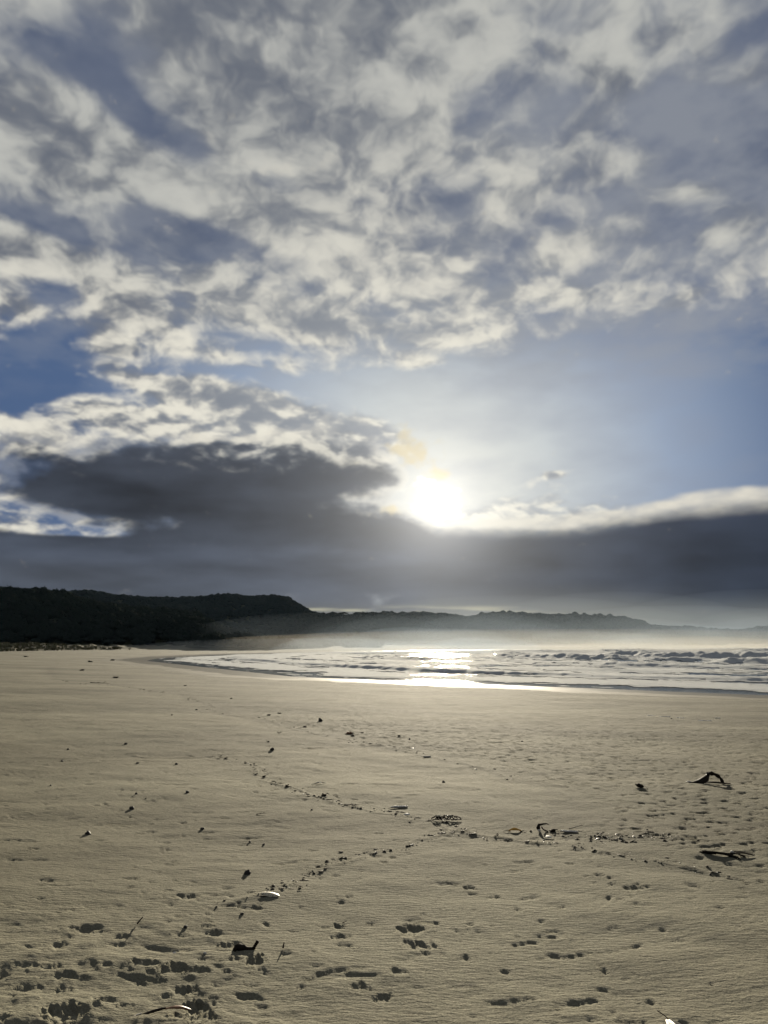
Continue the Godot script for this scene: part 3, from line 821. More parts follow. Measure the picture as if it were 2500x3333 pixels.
# a print, scoop or hole in the sand: centre, half sizes, depth, turn
func hollow(x: float, z: float, rx: float, rz: float, depth: float, turn := 0.0, ragged := 0.3):
	var c := cos(turn / DEG)
	var s := sin(turn / DEG)
	var r := sqrt(x * x + z * z)
	var reach := maxf(rx, rz) * 1.6
	var az := atan2(x, -z) * DEG
	var nc := azs.size()
	var da := rad_to_deg(reach / r)
	for j in range(row_of(r - reach), row_of(r + reach) + 1):
		for i in range(clampi(int(col_of(az - da)), 0, nc - 1), clampi(int(col_of(az + da)) + 1, 0, nc - 1)):
			var px: float = rad[j] * sin(azs[i] / DEG) - x
			var pz: float = -rad[j] * cos(azs[i] / DEG) - z
			var wxy := 0.45 * ragged * rx * g2.get_noise_2d((px + x) * 2.4 / rx, (pz + z) * 2.4 / rx)
			var wzy := 1.1 * ragged * rz * g2.get_noise_2d((px + x) * 2.0 / rx + 30.0, (pz + z) * 2.0 / rx)
			px += wxy
			pz += wzy
			var u := (px * c + pz * s) / rx
			var v := (-px * s + pz * c) / rz
			var q := sqrt(u * u + v * v)
			if q > 2.1:
				continue
			q += ragged * g4.get_noise_2d((px + x) * 1.1 / maxf(rx, 0.06), (pz + z) * 1.1 / maxf(rz, 0.06)) + ragged * 0.9 * g3.get_noise_2d((px + x) * 9.0, (pz + z) * 11.0)
			if q < 1.7:
				H[j * nc + i] += depth * 0.45 * ragged * g3.get_noise_2d((px + x) * 7.0, (pz + z) * 9.0) * ss(1.9, 1.0, q) + depth * (0.16 * exp(-pow((q - 1.2) / 0.25, 2.0)) - ss(1.1, 0.25 + 0.35 * clampf(-v, 0.0, 1.0), q) * clampf(0.75 - 0.5 * v, 0.3, 1.15))

# a low ridge of sand left along the reach of a wave
func swash_line(pts: Array, high: float, wide: float, broken := 1.6):
	var nc := azs.size()
	for k in pts.size() - 1:
		var a: Vector2 = pts[k]
		var ab: Vector2 = pts[k + 1] - a
		var n := maxi(2, int(ab.length() / (wide * 0.5)))
		var rmin := minf(a.length(), pts[k + 1].length()) - wide * 3.0
		var rmax := maxf(a.length(), pts[k + 1].length()) + wide * 3.0
		var aa := atan2(a.x, -a.y) * DEG
		var bb := atan2(pts[k + 1].x, -pts[k + 1].y) * DEG
		var da := rad_to_deg(wide * 3.0 / rmin)
		for j in range(row_of(rmin), row_of(rmax) + 1):
			for i in range(clampi(int(col_of(minf(aa, bb) - da)), 0, nc - 1), clampi(int(col_of(maxf(aa, bb) + da)) + 1, 0, nc - 1)):
				var p := Vector2(rad[j] * sin(azs[i] / DEG), -rad[j] * cos(azs[i] / DEG))
				var t := (p - a).dot(ab) / ab.length_squared()
				if t < 0.0 or t >= 1.0:
					continue
				var off: float = (p - a).dot(ab.orthogonal().normalized()) + 0.12 * g2.get_noise_2d(p.x * 1.5, p.y * 1.5)
				var q := off / wide
				if absf(q) < 2.5:
					H[j * nc + i] += high * exp(-q * q) * clampf(0.6 + broken * g2.get_noise_2d(p.x * 2.0 + 20.0, p.y * 2.0), 0.0, 1.3)

func pits():
	var r := RandomNumberGenerator.new()
	r.seed = 77
	for k in 24:
		var az := r.randf_range(-24.0, 27.0) / DEG
		var d := 3.7 + 6.5 * r.randf()
		if az < -0.1 and r.randf() < 0.6:
			continue
		var c := Vector2(d * sin(az), -d * cos(az))
		var heading := r.randf() * TAU
		for q in r.randi_range(2, 8):
			var p := c + Vector2(r.randfn() * 0.16, r.randfn() * 0.16) + Vector2(cos(heading), sin(heading)) * q * 0.07
			var w := r.randf_range(0.011, 0.026) * (0.7 + d * 0.07)
			hollow(p.x, p.y, w * 1.25, w * 1.5, w * 0.42, r.randf_range(-20.0, 20.0), 0.2)

func finish_ground():
	var nr := rad.size()
	var nc := azs.size()
	var pos := PackedVector3Array()
	var nor := PackedVector3Array()
	var col := PackedColorArray()
	pos.resize(nr * nc)
	nor.resize(nr * nc)
	col.resize(nr * nc)
	for j in nr:
		for i in nc:
			var k := j * nc + i
			pos[k] = Vector3(rad[j] * sin(azs[i] / DEG), H[k], -rad[j] * cos(azs[i] / DEG))
	var dry := [PackedInt32Array(), PackedInt32Array(), PackedInt32Array()]
	for j in nr:
		for i in nc:
			var k := j * nc + i
			var j1 := mini(j + 1, nr - 1)
			var j0 := maxi(j - 1, 0)
			var dr := pos[j1 * nc + i] - pos[j0 * nc + i]
			var da := pos[j * nc + mini(i + 1, nc - 1)] - pos[j * nc + maxi(i - 1, 0)]
			var n := da.cross(dr)
			nor[k] = -n.normalized() if n.y < 0.0 else n.normalized()
			if nor[k].y < 0.01:
				nor[k] = Vector3.UP
			var p := pos[k]
			var s := S[k]
			var tone := 1.0 + 0.46 * g1.get_noise_2d(p.x * 0.05, p.z * 0.16 + 9.0) + 0.14 * g1.get_noise_2d(p.x * 0.3, p.z * 0.8 + 30.0) + 0.10 * g2.get_noise_2d(p.x * 0.5, p.z * 1.1) + 0.09 * g3.get_noise_2d(p.x * 5.0, p.z * 9.0)
			var wet := ss(14.0 + 5.0 * g2.get_noise_2d(p.x * 0.08, p.z * 0.08), 2.0, s)
			var c := Color(0.183, 0.17, 0.13).lerp(Color(0.197, 0.186, 0.142), clampf(0.5 + g1.get_noise_2d(p.x * 0.08 + 50.0, p.z * 0.25), 0.0, 1.0)) * tone
			if rad[j] < 90.0:
				var over := p.x - damp_edge(p.z) + (0.12 + 0.01 * rad[j]) * g2.get_noise_2d(p.x * 1.5, p.z * 1.5)
				c = c * lerpf(1.06, 0.9, ss(-0.15, 0.15, over / (1.0 + rad[j] * 0.03))) * (1.0 - 0.2 * exp(-pow(over / (0.03 + 0.006 * rad[j]), 2.0)))
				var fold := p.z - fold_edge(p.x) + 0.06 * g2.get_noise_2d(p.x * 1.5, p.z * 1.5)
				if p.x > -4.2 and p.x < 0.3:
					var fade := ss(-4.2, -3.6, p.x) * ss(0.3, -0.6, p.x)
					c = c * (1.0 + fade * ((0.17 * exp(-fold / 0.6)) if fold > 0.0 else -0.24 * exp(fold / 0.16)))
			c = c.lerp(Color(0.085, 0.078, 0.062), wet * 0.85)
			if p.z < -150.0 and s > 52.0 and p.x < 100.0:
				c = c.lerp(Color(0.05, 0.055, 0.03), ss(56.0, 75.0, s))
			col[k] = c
	for j in nr - 1:
		for i in nc - 1:
			var k := j * nc + i
			var w := S[k] + 1.2 * g2.get_noise_2d(pos[k].x * 0.2, pos[k].z * 0.2)
			var idx: PackedInt32Array = dry[0 if w > 9.0 else 1 if w > 6.0 else 2]
			idx.append(k)
			idx.append(k + nc)
			idx.append(k + 1)
			idx.append(k + 1)
			idx.append(k + nc)
			idx.append(k + nc + 1)
			dry[0 if w > 9.0 else 1 if w > 6.0 else 2] = idx
	var mesh := ArrayMesh.new()
	var mats := [sand_material(0.95, 0.12), sand_material(0.8, 0.12), sand_material(0.46, 0.12)]
	for m in 3:
		var used := PackedInt32Array()
		used.resize(nr * nc)
		used.fill(-1)
		var p2 := PackedVector3Array()
		var n2 := PackedVector3Array()
		var c2 := PackedColorArray()
		var i2 := PackedInt32Array()
		for k in dry[m]:
			if used[k] < 0:
				used[k] = p2.size()
				p2.append(pos[k])
				n2.append(nor[k])
				c2.append(col[k])
			i2.append(used[k])
		var arr := []
		arr.resize(Mesh.ARRAY_MAX)
		arr[Mesh.ARRAY_VERTEX] = p2
		arr[Mesh.ARRAY_NORMAL] = n2
		arr[Mesh.ARRAY_COLOR] = c2
		arr[Mesh.ARRAY_INDEX] = i2
		mesh.add_surface_from_arrays(Mesh.PRIMITIVE_TRIANGLES, arr)
		mesh.surface_set_material(m, mats[m])
	setting("sand", mesh, "pale grey brown beach sand with prints, pocks and wind streaks, wet towards the sea", "beach")

var sand_relief: Texture2D
var sand_grain: Texture2D

func sand_material(rough: float, shine: float) -> StandardMaterial3D:
	if sand_relief == null:
		var a := noise(71, 0.02, 5, 0.6).get_seamless_image(1024, 1024) as Image
		var b := noise(73, 0.16, 2, 0.6).get_seamless_image(1024, 1024) as Image
		a.convert(Image.FORMAT_L8)
		b.convert(Image.FORMAT_L8)
		var da := a.get_data()
		var db := b.get_data()
		var rng := RandomNumberGenerator.new()
		rng.seed = 5
		var mixed := PackedByteArray()
		var grain := PackedByteArray()
		mixed.resize(1024 * 1024)
		grain.resize(1024 * 1024 * 3)
		for k in 1024 * 1024:
			mixed[k] = int(da[k] * 0.72 + db[k] * 0.28)
			var g := 206.0 + (rng.randf() - 0.5) * 44.0 + (db[k] - 128) * 0.25
			var lucky := rng.randf()
			if lucky < 0.012:
				g -= 70.0
			elif lucky > 0.992:
				g = 255.0
			grain[k * 3] = int(clampf(g, 0, 255))
			grain[k * 3 + 1] = int(clampf(g, 0, 255))
			grain[k * 3 + 2] = int(clampf(g * 0.985, 0, 255))
		sand_relief = ImageTexture.create_from_image(Image.create_from_data(1024, 1024, false, Image.FORMAT_L8, mixed))
		sand_grain = ImageTexture.create_from_image(Image.create_from_data(1024, 1024, false, Image.FORMAT_RGB8, grain))
	var m := StandardMaterial3D.new()
	m.vertex_color_use_as_albedo = true
	m.roughness = rough
	m.metallic_specular = shine
	m.uv1_triplanar = true
	m.uv1_world_triplanar = true
	m.uv1_scale = Vector3(0.45, 1.0, 1.3)
	m.heightmap_enabled = true
	m.heightmap_texture = sand_relief
	m.heightmap_scale = 1.5 if rough > 0.9 else 0.4 if rough > 0.5 else 0.06
	m.detail_enabled = true
	m.detail_albedo = sand_grain
	m.detail_blend_mode = BaseMaterial3D.BLEND_MODE_MUL
	m.detail_uv_layer = BaseMaterial3D.DETAIL_UV_2
	m.uv2_triplanar = true
	m.uv2_world_triplanar = true
	m.uv2_scale = Vector3(0.37, 0.37, 0.37)
	return m
# the swell and the breakers: height of the water and how much of it is foam
var w1: FastNoiseLite
var w2: FastNoiseLite
var w3: FastNoiseLite

func sea_at(x: float, z: float, s: float, r: float) -> Vector2:
	var o := -s
	var h := 0.05 * w1.get_noise_2d(x * 0.25, z * 0.25) * ss(0.0, 10.0, o) + 0.12 * w1.get_noise_2d(x * 0.05, z * 0.05) * ss(10.0, 50.0, o)
	h += 0.025 * w3.get_noise_2d(x * 1.2, z * 1.2) * ss(2.0, 12.0, o)
	var along := x * 0.56 + z * 0.83
	var lace := 0.6 * w2.get_noise_2d(along * 0.06, o * 0.4) + 0.45 * w2.get_noise_2d(along * 0.3 + 5.0, o * 0.9) + 0.45 * w2.get_noise_2d(x * 0.3, z * 0.3)
	var foam := lace * 0.8 + 0.15 + 0.2 * ss(60.0, 130.0, o) * ss(420.0, 160.0, o)
	foam -= 0.2 * ss(6.0, 2.0, o)
	foam -= 0.6 * ss(220.0, 420.0, o)
	var k := 0
	for w in [[3.2, 0.06, 1.6, 0.5, 0.6], [6.0, 0.05, 1.2, 0.5, 0.5], [15.5, 0.3, 2.2, 0.9, 1.0], [29.0, 0.22, 3.0, 2.0, 0.5], [46.0, 0.5, 4.0, 2.2, 0.55], [76.0, 0.95, 5.0, 2.6, 1.0], [104.0, 1.15, 5.5, 2.8, 0.9], [140.0, 1.3, 7.0, 3.0, 0.95], [190.0, 1.35, 8.0, 3.2, 0.9], [250.0, 1.2, 9.0, 4.0, 0.7]]:
		k += 1
		var s0: float = w[0] * (1.0 + 0.10 * w1.get_noise_2d(along * 0.012 + 17.0 * k, 3.0 * k)) + 0.5 * w[2] * w1.get_noise_2d(along * 0.07, 9.0 * k)
		var e: float = o - s0
		if e < -w[2] * 3.0 - 6.0 or e > w[2] * 7.0 + 14.0:
			continue
		var power: float = clampf(w[4] + 1.1 * w1.get_noise_2d(along * 0.03 + 40.0 * k, 11.0 * k), 0.12, 1.15)
		var lump: float = 1.0 + 0.35 * w3.get_noise_2d(x * 0.5, z * 0.5)
		# steep on the side that faces the beach, long behind
		var shape: float = exp(-pow(e / w[3], 2.0)) if e < 0.0 else exp(-pow(e / (w[2] * 1.9), 2.0))
		h += w[1] * power * shape * lump
		var broken: float = ss(0.25, 0.75, power)
		foam += broken * (0.75 * exp(-pow((e - w[2] * 0.5) / (w[2] * 0.9), 2.0)) + 0.4 * exp(-pow((e - w[2] * 2.4) / (w[2] * 2.0), 2.0)))
		foam -= 0.12 * exp(-pow((e + w[3] * 0.75) / (w[3] * 0.5), 2.0)) * (1.0 - 0.5 * broken)
		h += broken * w[1] * 0.16 * maxf(0.0, w3.get_noise_2d(x * 1.4, z * 1.4)) * exp(-pow((e - w[2] * 0.25) / (w[2] * 0.5), 2.0))
	return Vector2(h, foam)

func make_sea():
	w1 = noise(81, 1.0, 3)
	w2 = noise(83, 1.0, 4, 0.55)
	w3 = noise(85, 1.0, 3, 0.55)
	var az := PackedFloat32Array()
	var a := -34.0
	while a < 100.0:
		az.append(a)
		a += 0.15 if a < 36.0 else 2.0
	var rr := PackedFloat32Array()
	var r := 40.0
	while r < 5500.0:
		rr.append(r)
		r *= 1.0052 if r < 260.0 else 1.02 if r < 700.0 else 1.05
	var nr := rr.size()
	var nc := az.size()
	var rows := []
	rows.resize(nr)
	var job = func(j: int):
		var out := PackedFloat32Array()
		out.resize(nc * 3)
		for i in nc:
			var x: float = rr[j] * sin(az[i] / DEG)
			var z: float = -rr[j] * cos(az[i] / DEG)
			var s := shore(x, z)
			out[i * 3] = s
			if s < 4.0:
				var v := sea_at(x, z, s, rr[j])
				out[i * 3 + 1] = v.x
				out[i * 3 + 2] = v.y
		rows[j] = out
	WorkerThreadPool.wait_for_group_task_completion(WorkerThreadPool.add_group_task(job, nr))
	var pos := PackedVector3Array()
	var foam := PackedFloat32Array()
	var land := PackedFloat32Array()
	for j in nr:
		for i in nc:
			var o: PackedFloat32Array = rows[j]
			pos.append(Vector3(rr[j] * sin(az[i] / DEG), 0.03 + o[i * 3 + 1], -rr[j] * cos(az[i] / DEG)))
			foam.append(o[i * 3 + 2])
			land.append(o[i * 3])
	var nor := PackedVector3Array()
	nor.resize(nr * nc)
	for j in nr:
		for i in nc:
			var n := (pos[j * nc + mini(i + 1, nc - 1)] - pos[j * nc + maxi(i - 1, 0)]).cross(pos[mini(j + 1, nr - 1) * nc + i] - pos[maxi(j - 1, 0) * nc + i])
			nor[j * nc + i] = -n.normalized() if n.y < 0.0 else n.normalized()
	var wet := PackedInt32Array()
	var white := PackedInt32Array()
	for j in nr - 1:
		for i in nc - 1:
			var k := j * nc + i
			if land[k] > 3.0:
				continue
			for t in [[k, k + nc, k + 1], [k + 1, k + nc, k + nc + 1]]:
				var f: float = (foam[t[0]] + foam[t[1]] + foam[t[2]]) / 3.0
				for v in t:
					wet.append(v)
				if f > 0.2 and land[k] < 1.0:
					for v in t:
						white.append(v)
	var water := StandardMaterial3D.new()
	water.albedo_color = Color(0.035, 0.05, 0.05).linear_to_srgb()
	water.roughness = 0.07
	water.metallic_specular = 0.4
	water.uv1_triplanar = true
	water.uv1_world_triplanar = true
	water.uv1_scale = Vector3(0.11, 0.11, 0.11)
	var nt := NoiseTexture2D.new()
	nt.width = 512
	nt.height = 512
	nt.seamless = true
	nt.as_normal_map = true
	nt.bump_strength = 5.0
	nt.noise = noise(91, 0.025, 5, 0.6)
	water.normal_enabled = true
	water.normal_texture = nt
	water.normal_scale = 0.45
	setting("sea", index_mesh(pos, nor, wet, water, 0.0), "grey green sea running in low breakers towards the beach", "sea")
	var froth := StandardMaterial3D.new()
	froth.albedo_color = Color(0.4, 0.415, 0.42).linear_to_srgb()
	froth.backlight_enabled = true
	froth.backlight = Color(0.4, 0.4, 0.39)
	froth.roughness = 0.95
	froth.metallic_specular = 0.1
	froth.uv1_triplanar = true
	froth.uv1_world_triplanar = true
	froth.uv1_scale = Vector3(0.4, 0.4, 0.4)
	froth.heightmap_enabled = true
	froth.heightmap_texture = sand_relief
	froth.heightmap_scale = 6.0
	var fo = setting("sea_foam", index_mesh(pos, nor, white, froth, 0.03), "white foam lying in lace and lines on the breaking waves", "foam")
	fo.set_meta("kind", "stuff")

func index_mesh(pos: PackedVector3Array, nor: PackedVector3Array, idx: PackedInt32Array, m: Material, lift: float) -> ArrayMesh:
	var used := {}
	var p2 := PackedVector3Array()
	var n2 := PackedVector3Array()
	var i2 := PackedInt32Array()
	for k in idx:
		if not used.has(k):
			used[k] = p2.size()
			p2.append(pos[k] + Vector3(0, lift, 0))
			n2.append(nor[k])
		i2.append(used[k])
	var arr := []
	arr.resize(Mesh.ARRAY_MAX)
	arr[Mesh.ARRAY_VERTEX] = p2
	arr[Mesh.ARRAY_NORMAL] = n2
	arr[Mesh.ARRAY_INDEX] = i2
	var mesh := ArrayMesh.new()
	mesh.add_surface_from_arrays(Mesh.PRIMITIVE_TRIANGLES, arr)
	mesh.surface_set_material(0, m)
	return mesh
func setting(called: String, mesh: Mesh, label: String, category: String) -> MeshInstance3D:
	var o := MeshInstance3D.new()
	o.name = called
	o.mesh = mesh
	o.set_meta("label", label)
	o.set_meta("category", category)
	o.set_meta("kind", "structure")
	add_child(o, true)
	return o

func plain(r, g, b, rough := 0.9, spec := 0.3) -> StandardMaterial3D:
	var m := StandardMaterial3D.new()
	m.albedo_color = Color(r, g, b).linear_to_srgb()
	m.roughness = rough
	m.metallic_specular = spec
	return m

# a crown about 2 m wide and high: a lumpy core with loose leafy twigs standing off it
func crown_mesh(seed_: int, flat: float) -> ArrayMesh:
	var rng := RandomNumberGenerator.new()
	rng.seed = seed_
	var st := SurfaceTool.new()
	st.begin(Mesh.PRIMITIVE_TRIANGLES)
	var n := noise(seed_, 1.1, 3, 0.6)
	var lobes := []
	for k in 7:
		var a := TAU * k / 6.0 + rng.randf() * 0.7
		var d := 0.0 if k == 6 else rng.randf_range(0.4, 0.62)
		lobes.append([Vector3(cos(a) * d, rng.randf_range(-0.15, 0.25) * flat + (0.3 * flat if k == 6 else 0.0), sin(a) * d), rng.randf_range(0.38, 0.55)])
	for l in lobes:
		var rows := []
		for j in 6:
			var row := []
			for i in 8:
				var th := PI * j / 5.0
				var ph := TAU * i / 7.0
				var d := Vector3(sin(th) * cos(ph), cos(th) * flat, sin(th) * sin(ph))
				var p: Vector3 = l[0] + d * l[1]
				row.append(p + d * l[1] * 0.55 * n.get_noise_3dv(p * 2.2))
			rows.append(row)
		for j in 5:
			for i in 7:
				for v in [rows[j][i], rows[j][i + 1], rows[j + 1][i], rows[j][i + 1], rows[j + 1][i + 1], rows[j + 1][i]]:
					st.add_vertex(v)
		for k in 34:
			var d := Vector3(rng.randfn(), absf(rng.randfn()) * 0.9 - 0.25, rng.randfn()).normalized()
			var p: Vector3 = l[0] + Vector3(d.x, d.y * flat, d.z) * l[1] * rng.randf_range(0.95, 1.22)
			var e1 := Vector3(rng.randfn(), rng.randfn() * 0.5, rng.randfn()).normalized() * rng.randf_range(0.06, 0.15)
			var e2 := e1.cross(Vector3(rng.randfn(), rng.randfn(), rng.randfn())).normalized() * rng.randf_range(0.04, 0.1)
			for v in [p - e1, p + e2, p + e1, p - e1, p + e1, p - e2 * 0.7]:
				st.add_vertex(v)
	return outward(st)

# the shapes below are laid out counter-clockwise; this turns their faces outward
func outward(st: SurfaceTool) -> ArrayMesh:
	var v: PackedVector3Array = st.commit_to_arrays()[Mesh.ARRAY_VERTEX]
	v.reverse()
	var arr := []
	arr.resize(Mesh.ARRAY_MAX)
	arr[Mesh.ARRAY_VERTEX] = v
	var s2 := SurfaceTool.new()
	s2.create_from_arrays(arr)
	s2.generate_normals()
	return s2.commit()

var crowns := []
var leafage: StandardMaterial3D
var bark: StandardMaterial3D

# a wooded hill along a line of crest points (x, crest height, z); its slopes reach fore and back
func hill(called: String, label: String, pts: Array, fore: float, back: float, base: float, per: float, rough: float, count: int, r0: float, r1: float, wood_label: String, seed_: int):
	var n := noise(seed_, 1.0 / (per * 9.0), 4, 0.55)
	var curve := Curve3D.new()
	for k in pts.size():
		var a: Vector3 = pts[maxi(k - 1, 0)]
		var b: Vector3 = pts[mini(k + 1, pts.size() - 1)]
		curve.add_point(pts[k], (a - b) / 7.0, (b - a) / 7.0)
	curve.bake_interval = per
	var steps := int(curve.get_baked_length() / per)
	var across := 26
	var grid := []
	for i in steps + 1:
		var c := curve.sample_baked(float(i) / steps * curve.get_baked_length(), true)
		var out := Vector2(c.x, c.z).normalized()
		var row := []
		for j in across + 1:
			var t := float(j) / across
			var f := t / 0.6 if t < 0.6 else (1.0 - t) / 0.4
			var d := lerpf(-fore * (1.0 - 0.65 * ss(0.55, 1.0, float(i) / steps)), 0.0, t / 0.6) if t < 0.6 else lerpf(0.0, back, (t - 0.6) / 0.4)
			var x := c.x + out.x * d
			var z := c.z + out.y * d
			var up := 1.0 - pow(1.0 - f, 1.7)
			var h := lerpf(base, c.y, up) + n.get_noise_2d(x, z) * rough * sin(minf(f, 1.0) * PI * 0.5) * (1.0 - 0.65 * f)
			row.append(Vector3(x, h, z))
		grid.append(row)
	var st := SurfaceTool.new()
	st.begin(Mesh.PRIMITIVE_TRIANGLES)
	for i in steps:
		for j in across:
			for v in [grid[i][j], grid[i][j + 1], grid[i + 1][j], grid[i + 1][j], grid[i][j + 1], grid[i + 1][j + 1]]:
				st.add_vertex(v)
	st.generate_normals()
	var g := st.commit()
	g.surface_set_material(0, plain(0.03, 0.034, 0.02, 1.0, 0.1))
	setting(called, g, label, "hill")
	var rng := RandomNumberGenerator.new()
	rng.seed = seed_ + 1
	var holder := Node3D.new()
	holder.name = "wood"
	holder.set_meta("label", wood_label)
	holder.set_meta("category", "wood")
	holder.set_meta("kind", "stuff")
	add_child(holder, true)
	for v in 3:
		var mm := MultiMesh.new()
		mm.transform_format = MultiMesh.TRANSFORM_3D
		mm.mesh = crowns[v]
		mm.instance_count = count / 3
		for k in count / 3:
			var fi := rng.randf() * (steps - 0.01)
			var fj := (pow(rng.randf(), 0.8) * 0.76 + 0.01) * across
			if rng.randf() < 0.2:
				fj = rng.randf_range(0.5, 0.66) * across
			var i := int(fi)
			var j := int(fj)
			var p: Vector3 = grid[i][j].lerp(grid[i + 1][j], fi - i).lerp(grid[i][j + 1].lerp(grid[i + 1][j + 1], fi - i), fj - j)
			var s := rng.randf_range(r0, r1) * (1.0 if rng.randf() < 0.85 else 1.3)
			mm.set_instance_transform(k, Transform3D(Basis(Vector3.UP, rng.randf() * TAU).scaled(Vector3(s, s * rng.randf_range(0.8, 1.15), s)), p + Vector3(0, s * 0.55, 0)))
		var mi := MultiMeshInstance3D.new()
		mi.name = "crown"
		mi.multimesh = mm
		mi.material_override = leafage
		holder.add_child(mi, true)

# a tree that stands clear on the skyline
func skyline_tree(x: float, y: float, z: float, high: float, wide: float, label: String, v: int, group := ""):
	var t := Node3D.new()
	t.name = "tree"
	t.position = Vector3(x, y, z)
	t.set_meta("label", label)
	t.set_meta("category", "tree")
	if group:
		t.set_meta("group", group)
	add_child(t, true)
	var rng := RandomNumberGenerator.new()
	rng.seed = int(x * 13.0) + v
	var st := SurfaceTool.new()
	st.begin(Mesh.PRIMITIVE_TRIANGLES)
	var lean := Vector3(rng.randf_range(-0.14, 0.14), 0, rng.randf_range(-0.1, 0.1)) * high
	tube(st, [Vector3(0, -1.5, 0), Vector3(lean.x * 0.4, high * 0.4, 0), lean + Vector3(0, high * 0.8, 0)], [high * 0.04, high * 0.03, high * 0.012], 6)
	for k in 4:
		var a := TAU * k / 4.0 + rng.randf()
		tube(st, [Vector3(lean.x * 0.45, high * 0.45, 0), Vector3(cos(a) * wide * 0.3, high * rng.randf_range(0.62, 0.72), sin(a) * wide * 0.3), Vector3(cos(a) * wide * 0.42, high * 0.84, sin(a) * wide * 0.42)], [high * 0.016, high * 0.011, high * 0.005], 5)
	part(t, "trunk", st, bark)
	var c := MeshInstance3D.new()
	c.name = "crown"
	c.mesh = crowns[v % 3]
	c.material_override = leafage
	c.position = lean + Vector3(0, high * 0.78, 0)
	c.scale = Vector3(wide * 0.5, high * 0.26, wide * 0.5)
	c.rotation.y = rng.randf() * TAU
	t.add_child(c, true)

func part(parent: Node, called: String, st: SurfaceTool, m: Material) -> MeshInstance3D:
	var o := MeshInstance3D.new()
	o.name = called
	o.mesh = outward(st)
	o.mesh.surface_set_material(0, m)
	parent.add_child(o, true)
	return o

# a tube along points with a radius at each, closed at both ends
func tube(st: SurfaceTool, pts: Array, radii: Array, sides := 8):
	var rings := []
	for k in pts.size():
		var dir: Vector3 = (pts[mini(k + 1, pts.size() - 1)] - pts[maxi(k - 1, 0)]).normalized()
		var u := dir.cross(Vector3.UP if absf(dir.y) < 0.9 else Vector3.RIGHT).normalized()
		var w := u.cross(dir)
		var ring := []
		for i in sides:
			ring.append(pts[k] + (u * cos(TAU * i / sides) + w * sin(TAU * i / sides)) * radii[k])
		rings.append(ring)
	for k in pts.size() - 1:
		for i in sides:
			var i1 := (i + 1) % sides
			for v in [rings[k][i], rings[k + 1][i], rings[k][i1], rings[k][i1], rings[k + 1][i], rings[k + 1][i1]]:
				st.add_vertex(v)
	for e in [0, pts.size() - 1]:
		for i in sides:
			var i1 := (i + 1) % sides
			for v in ([pts[e], rings[e][i], rings[e][i1]] if e == 0 else [pts[e], rings[e][i1], rings[e][i]]):
				st.add_vertex(v)

func make_hills():
	for k in 3:
		crowns.append(crown_mesh(101 + k, [0.75, 0.6, 0.9][k]))
	leafage = plain(0.016, 0.022, 0.019, 1.0, 0.02)
	bark = plain(0.06, 0.05, 0.04)
	hill("near_hill", "dark wooded hill that ends the beach on the left", [Vector3(-238, 25.4, -358), Vector3(-215, 23.6, -372), Vector3(-192, 26.2, -385), Vector3(-175, 25.7, -393), Vector3(-161, 23.7, -393), Vector3(-144, 19.1, -394), Vector3(-130, 17.8, -399), Vector3(-117, 16.3, -403), Vector3(-102, 15.2, -402), Vector3(-92, 11.2, -400), Vector3(-79, 5.9, -392), Vector3(-70, 3.2, -394), Vector3(-55, 1.1, -401), Vector3(-38, -0.8, -418), Vector3(-17, -3.1, -440), Vector3(-4, -4.9, -450)], 120, 160, 1.5, 6.0, 7.0, 6500, 1.7, 3.4, "nearly black wood covering the nearest hill on the left", 211)
	hill("headland_hill", "long wooded ridge with a flat headland behind the near hill", [Vector3(-716, 79.5, -1025), Vector3(-626, 79.9, -1082), Vector3(-558, 79.6, -1119), Vector3(-517, 76.1, -1138), Vector3(-482, 72.6, -1153), Vector3(-442, 75.0, -1169), Vector3(-401, 71.8, -1184), Vector3(-363, 68.1, -1217), Vector3(-339, 68.2, -1234), Vector3(-302, 73.9, -1264), Vector3(-253, 76.9, -1296), Vector3(-202, 79.3, -1335), Vector3(-177, 79.1, -1348), Vector3(-158, 68.6, -1371), Vector3(-133, 55.5, -1394), Vector3(-107, 45.3, -1416), Vector3(-29, 28.3, -1450)], 420, 300, 1.0, 14.0, 16.0, 9000, 3.2, 5.5, "dark wood on the long ridge and its headland", 223)
	hill("bay_hill", "low wooded ridge across the bay behind the mist", [Vector3(-144, 8.2, -848), Vector3(-119, 18.5, -862), Vector3(-94, 27.1, -875), Vector3(-73, 29.6, -877), Vector3(-52, 31.0, -878), Vector3(-24, 30.7, -880), Vector3(0, 31.8, -880), Vector3(28, 32.0, -885), Vector3(60, 31.8, -888), Vector3(82, 30.0, -896), Vector3(103, 28.3, -899), Vector3(118, 31.6, -902), Vector3(141, 33.0, -909), Vector3(163, 32.2, -916), Vector3(195, 31.3, -930), Vector3(244, 31.6, -949), Vector3(288, 30.8, -968), Vector3(318, 28.1, -990), Vector3(348, 21.7, -1012), Vector3(393, 12.8, -1027), Vector3(457, 1.0, -1055)], 240, 200, 1.0, 9.0, 6.0, 7500, 3.0, 5.5, "wood on the low ridge across the bay, its foot in mist", 227)
	hill("far_hill", "farthest pale ridge on the right beyond the bay", [Vector3(641, 61.8, -2313), Vector3(724, 56.5, -2288), Vector3(805, 48.7, -2261), Vector3(867, 44.6, -2238), Vector3(927, 38.8, -2214), Vector3(993, 34.8, -2185), Vector3(1035, 40.3, -2165), Vector3(1091, 45.6, -2138), Vector3(1194, 46.6, -2082), Vector3(1311, 36.9, -2010), Vector3(1415, 20.1, -1938)], 500, 300, 1.0, 20.0, 8.0, 4500, 5.0, 8.0, "hazy wood on the farthest ridge on the right", 229)
# ---- what the tide left on the sand ----
var mats := {}

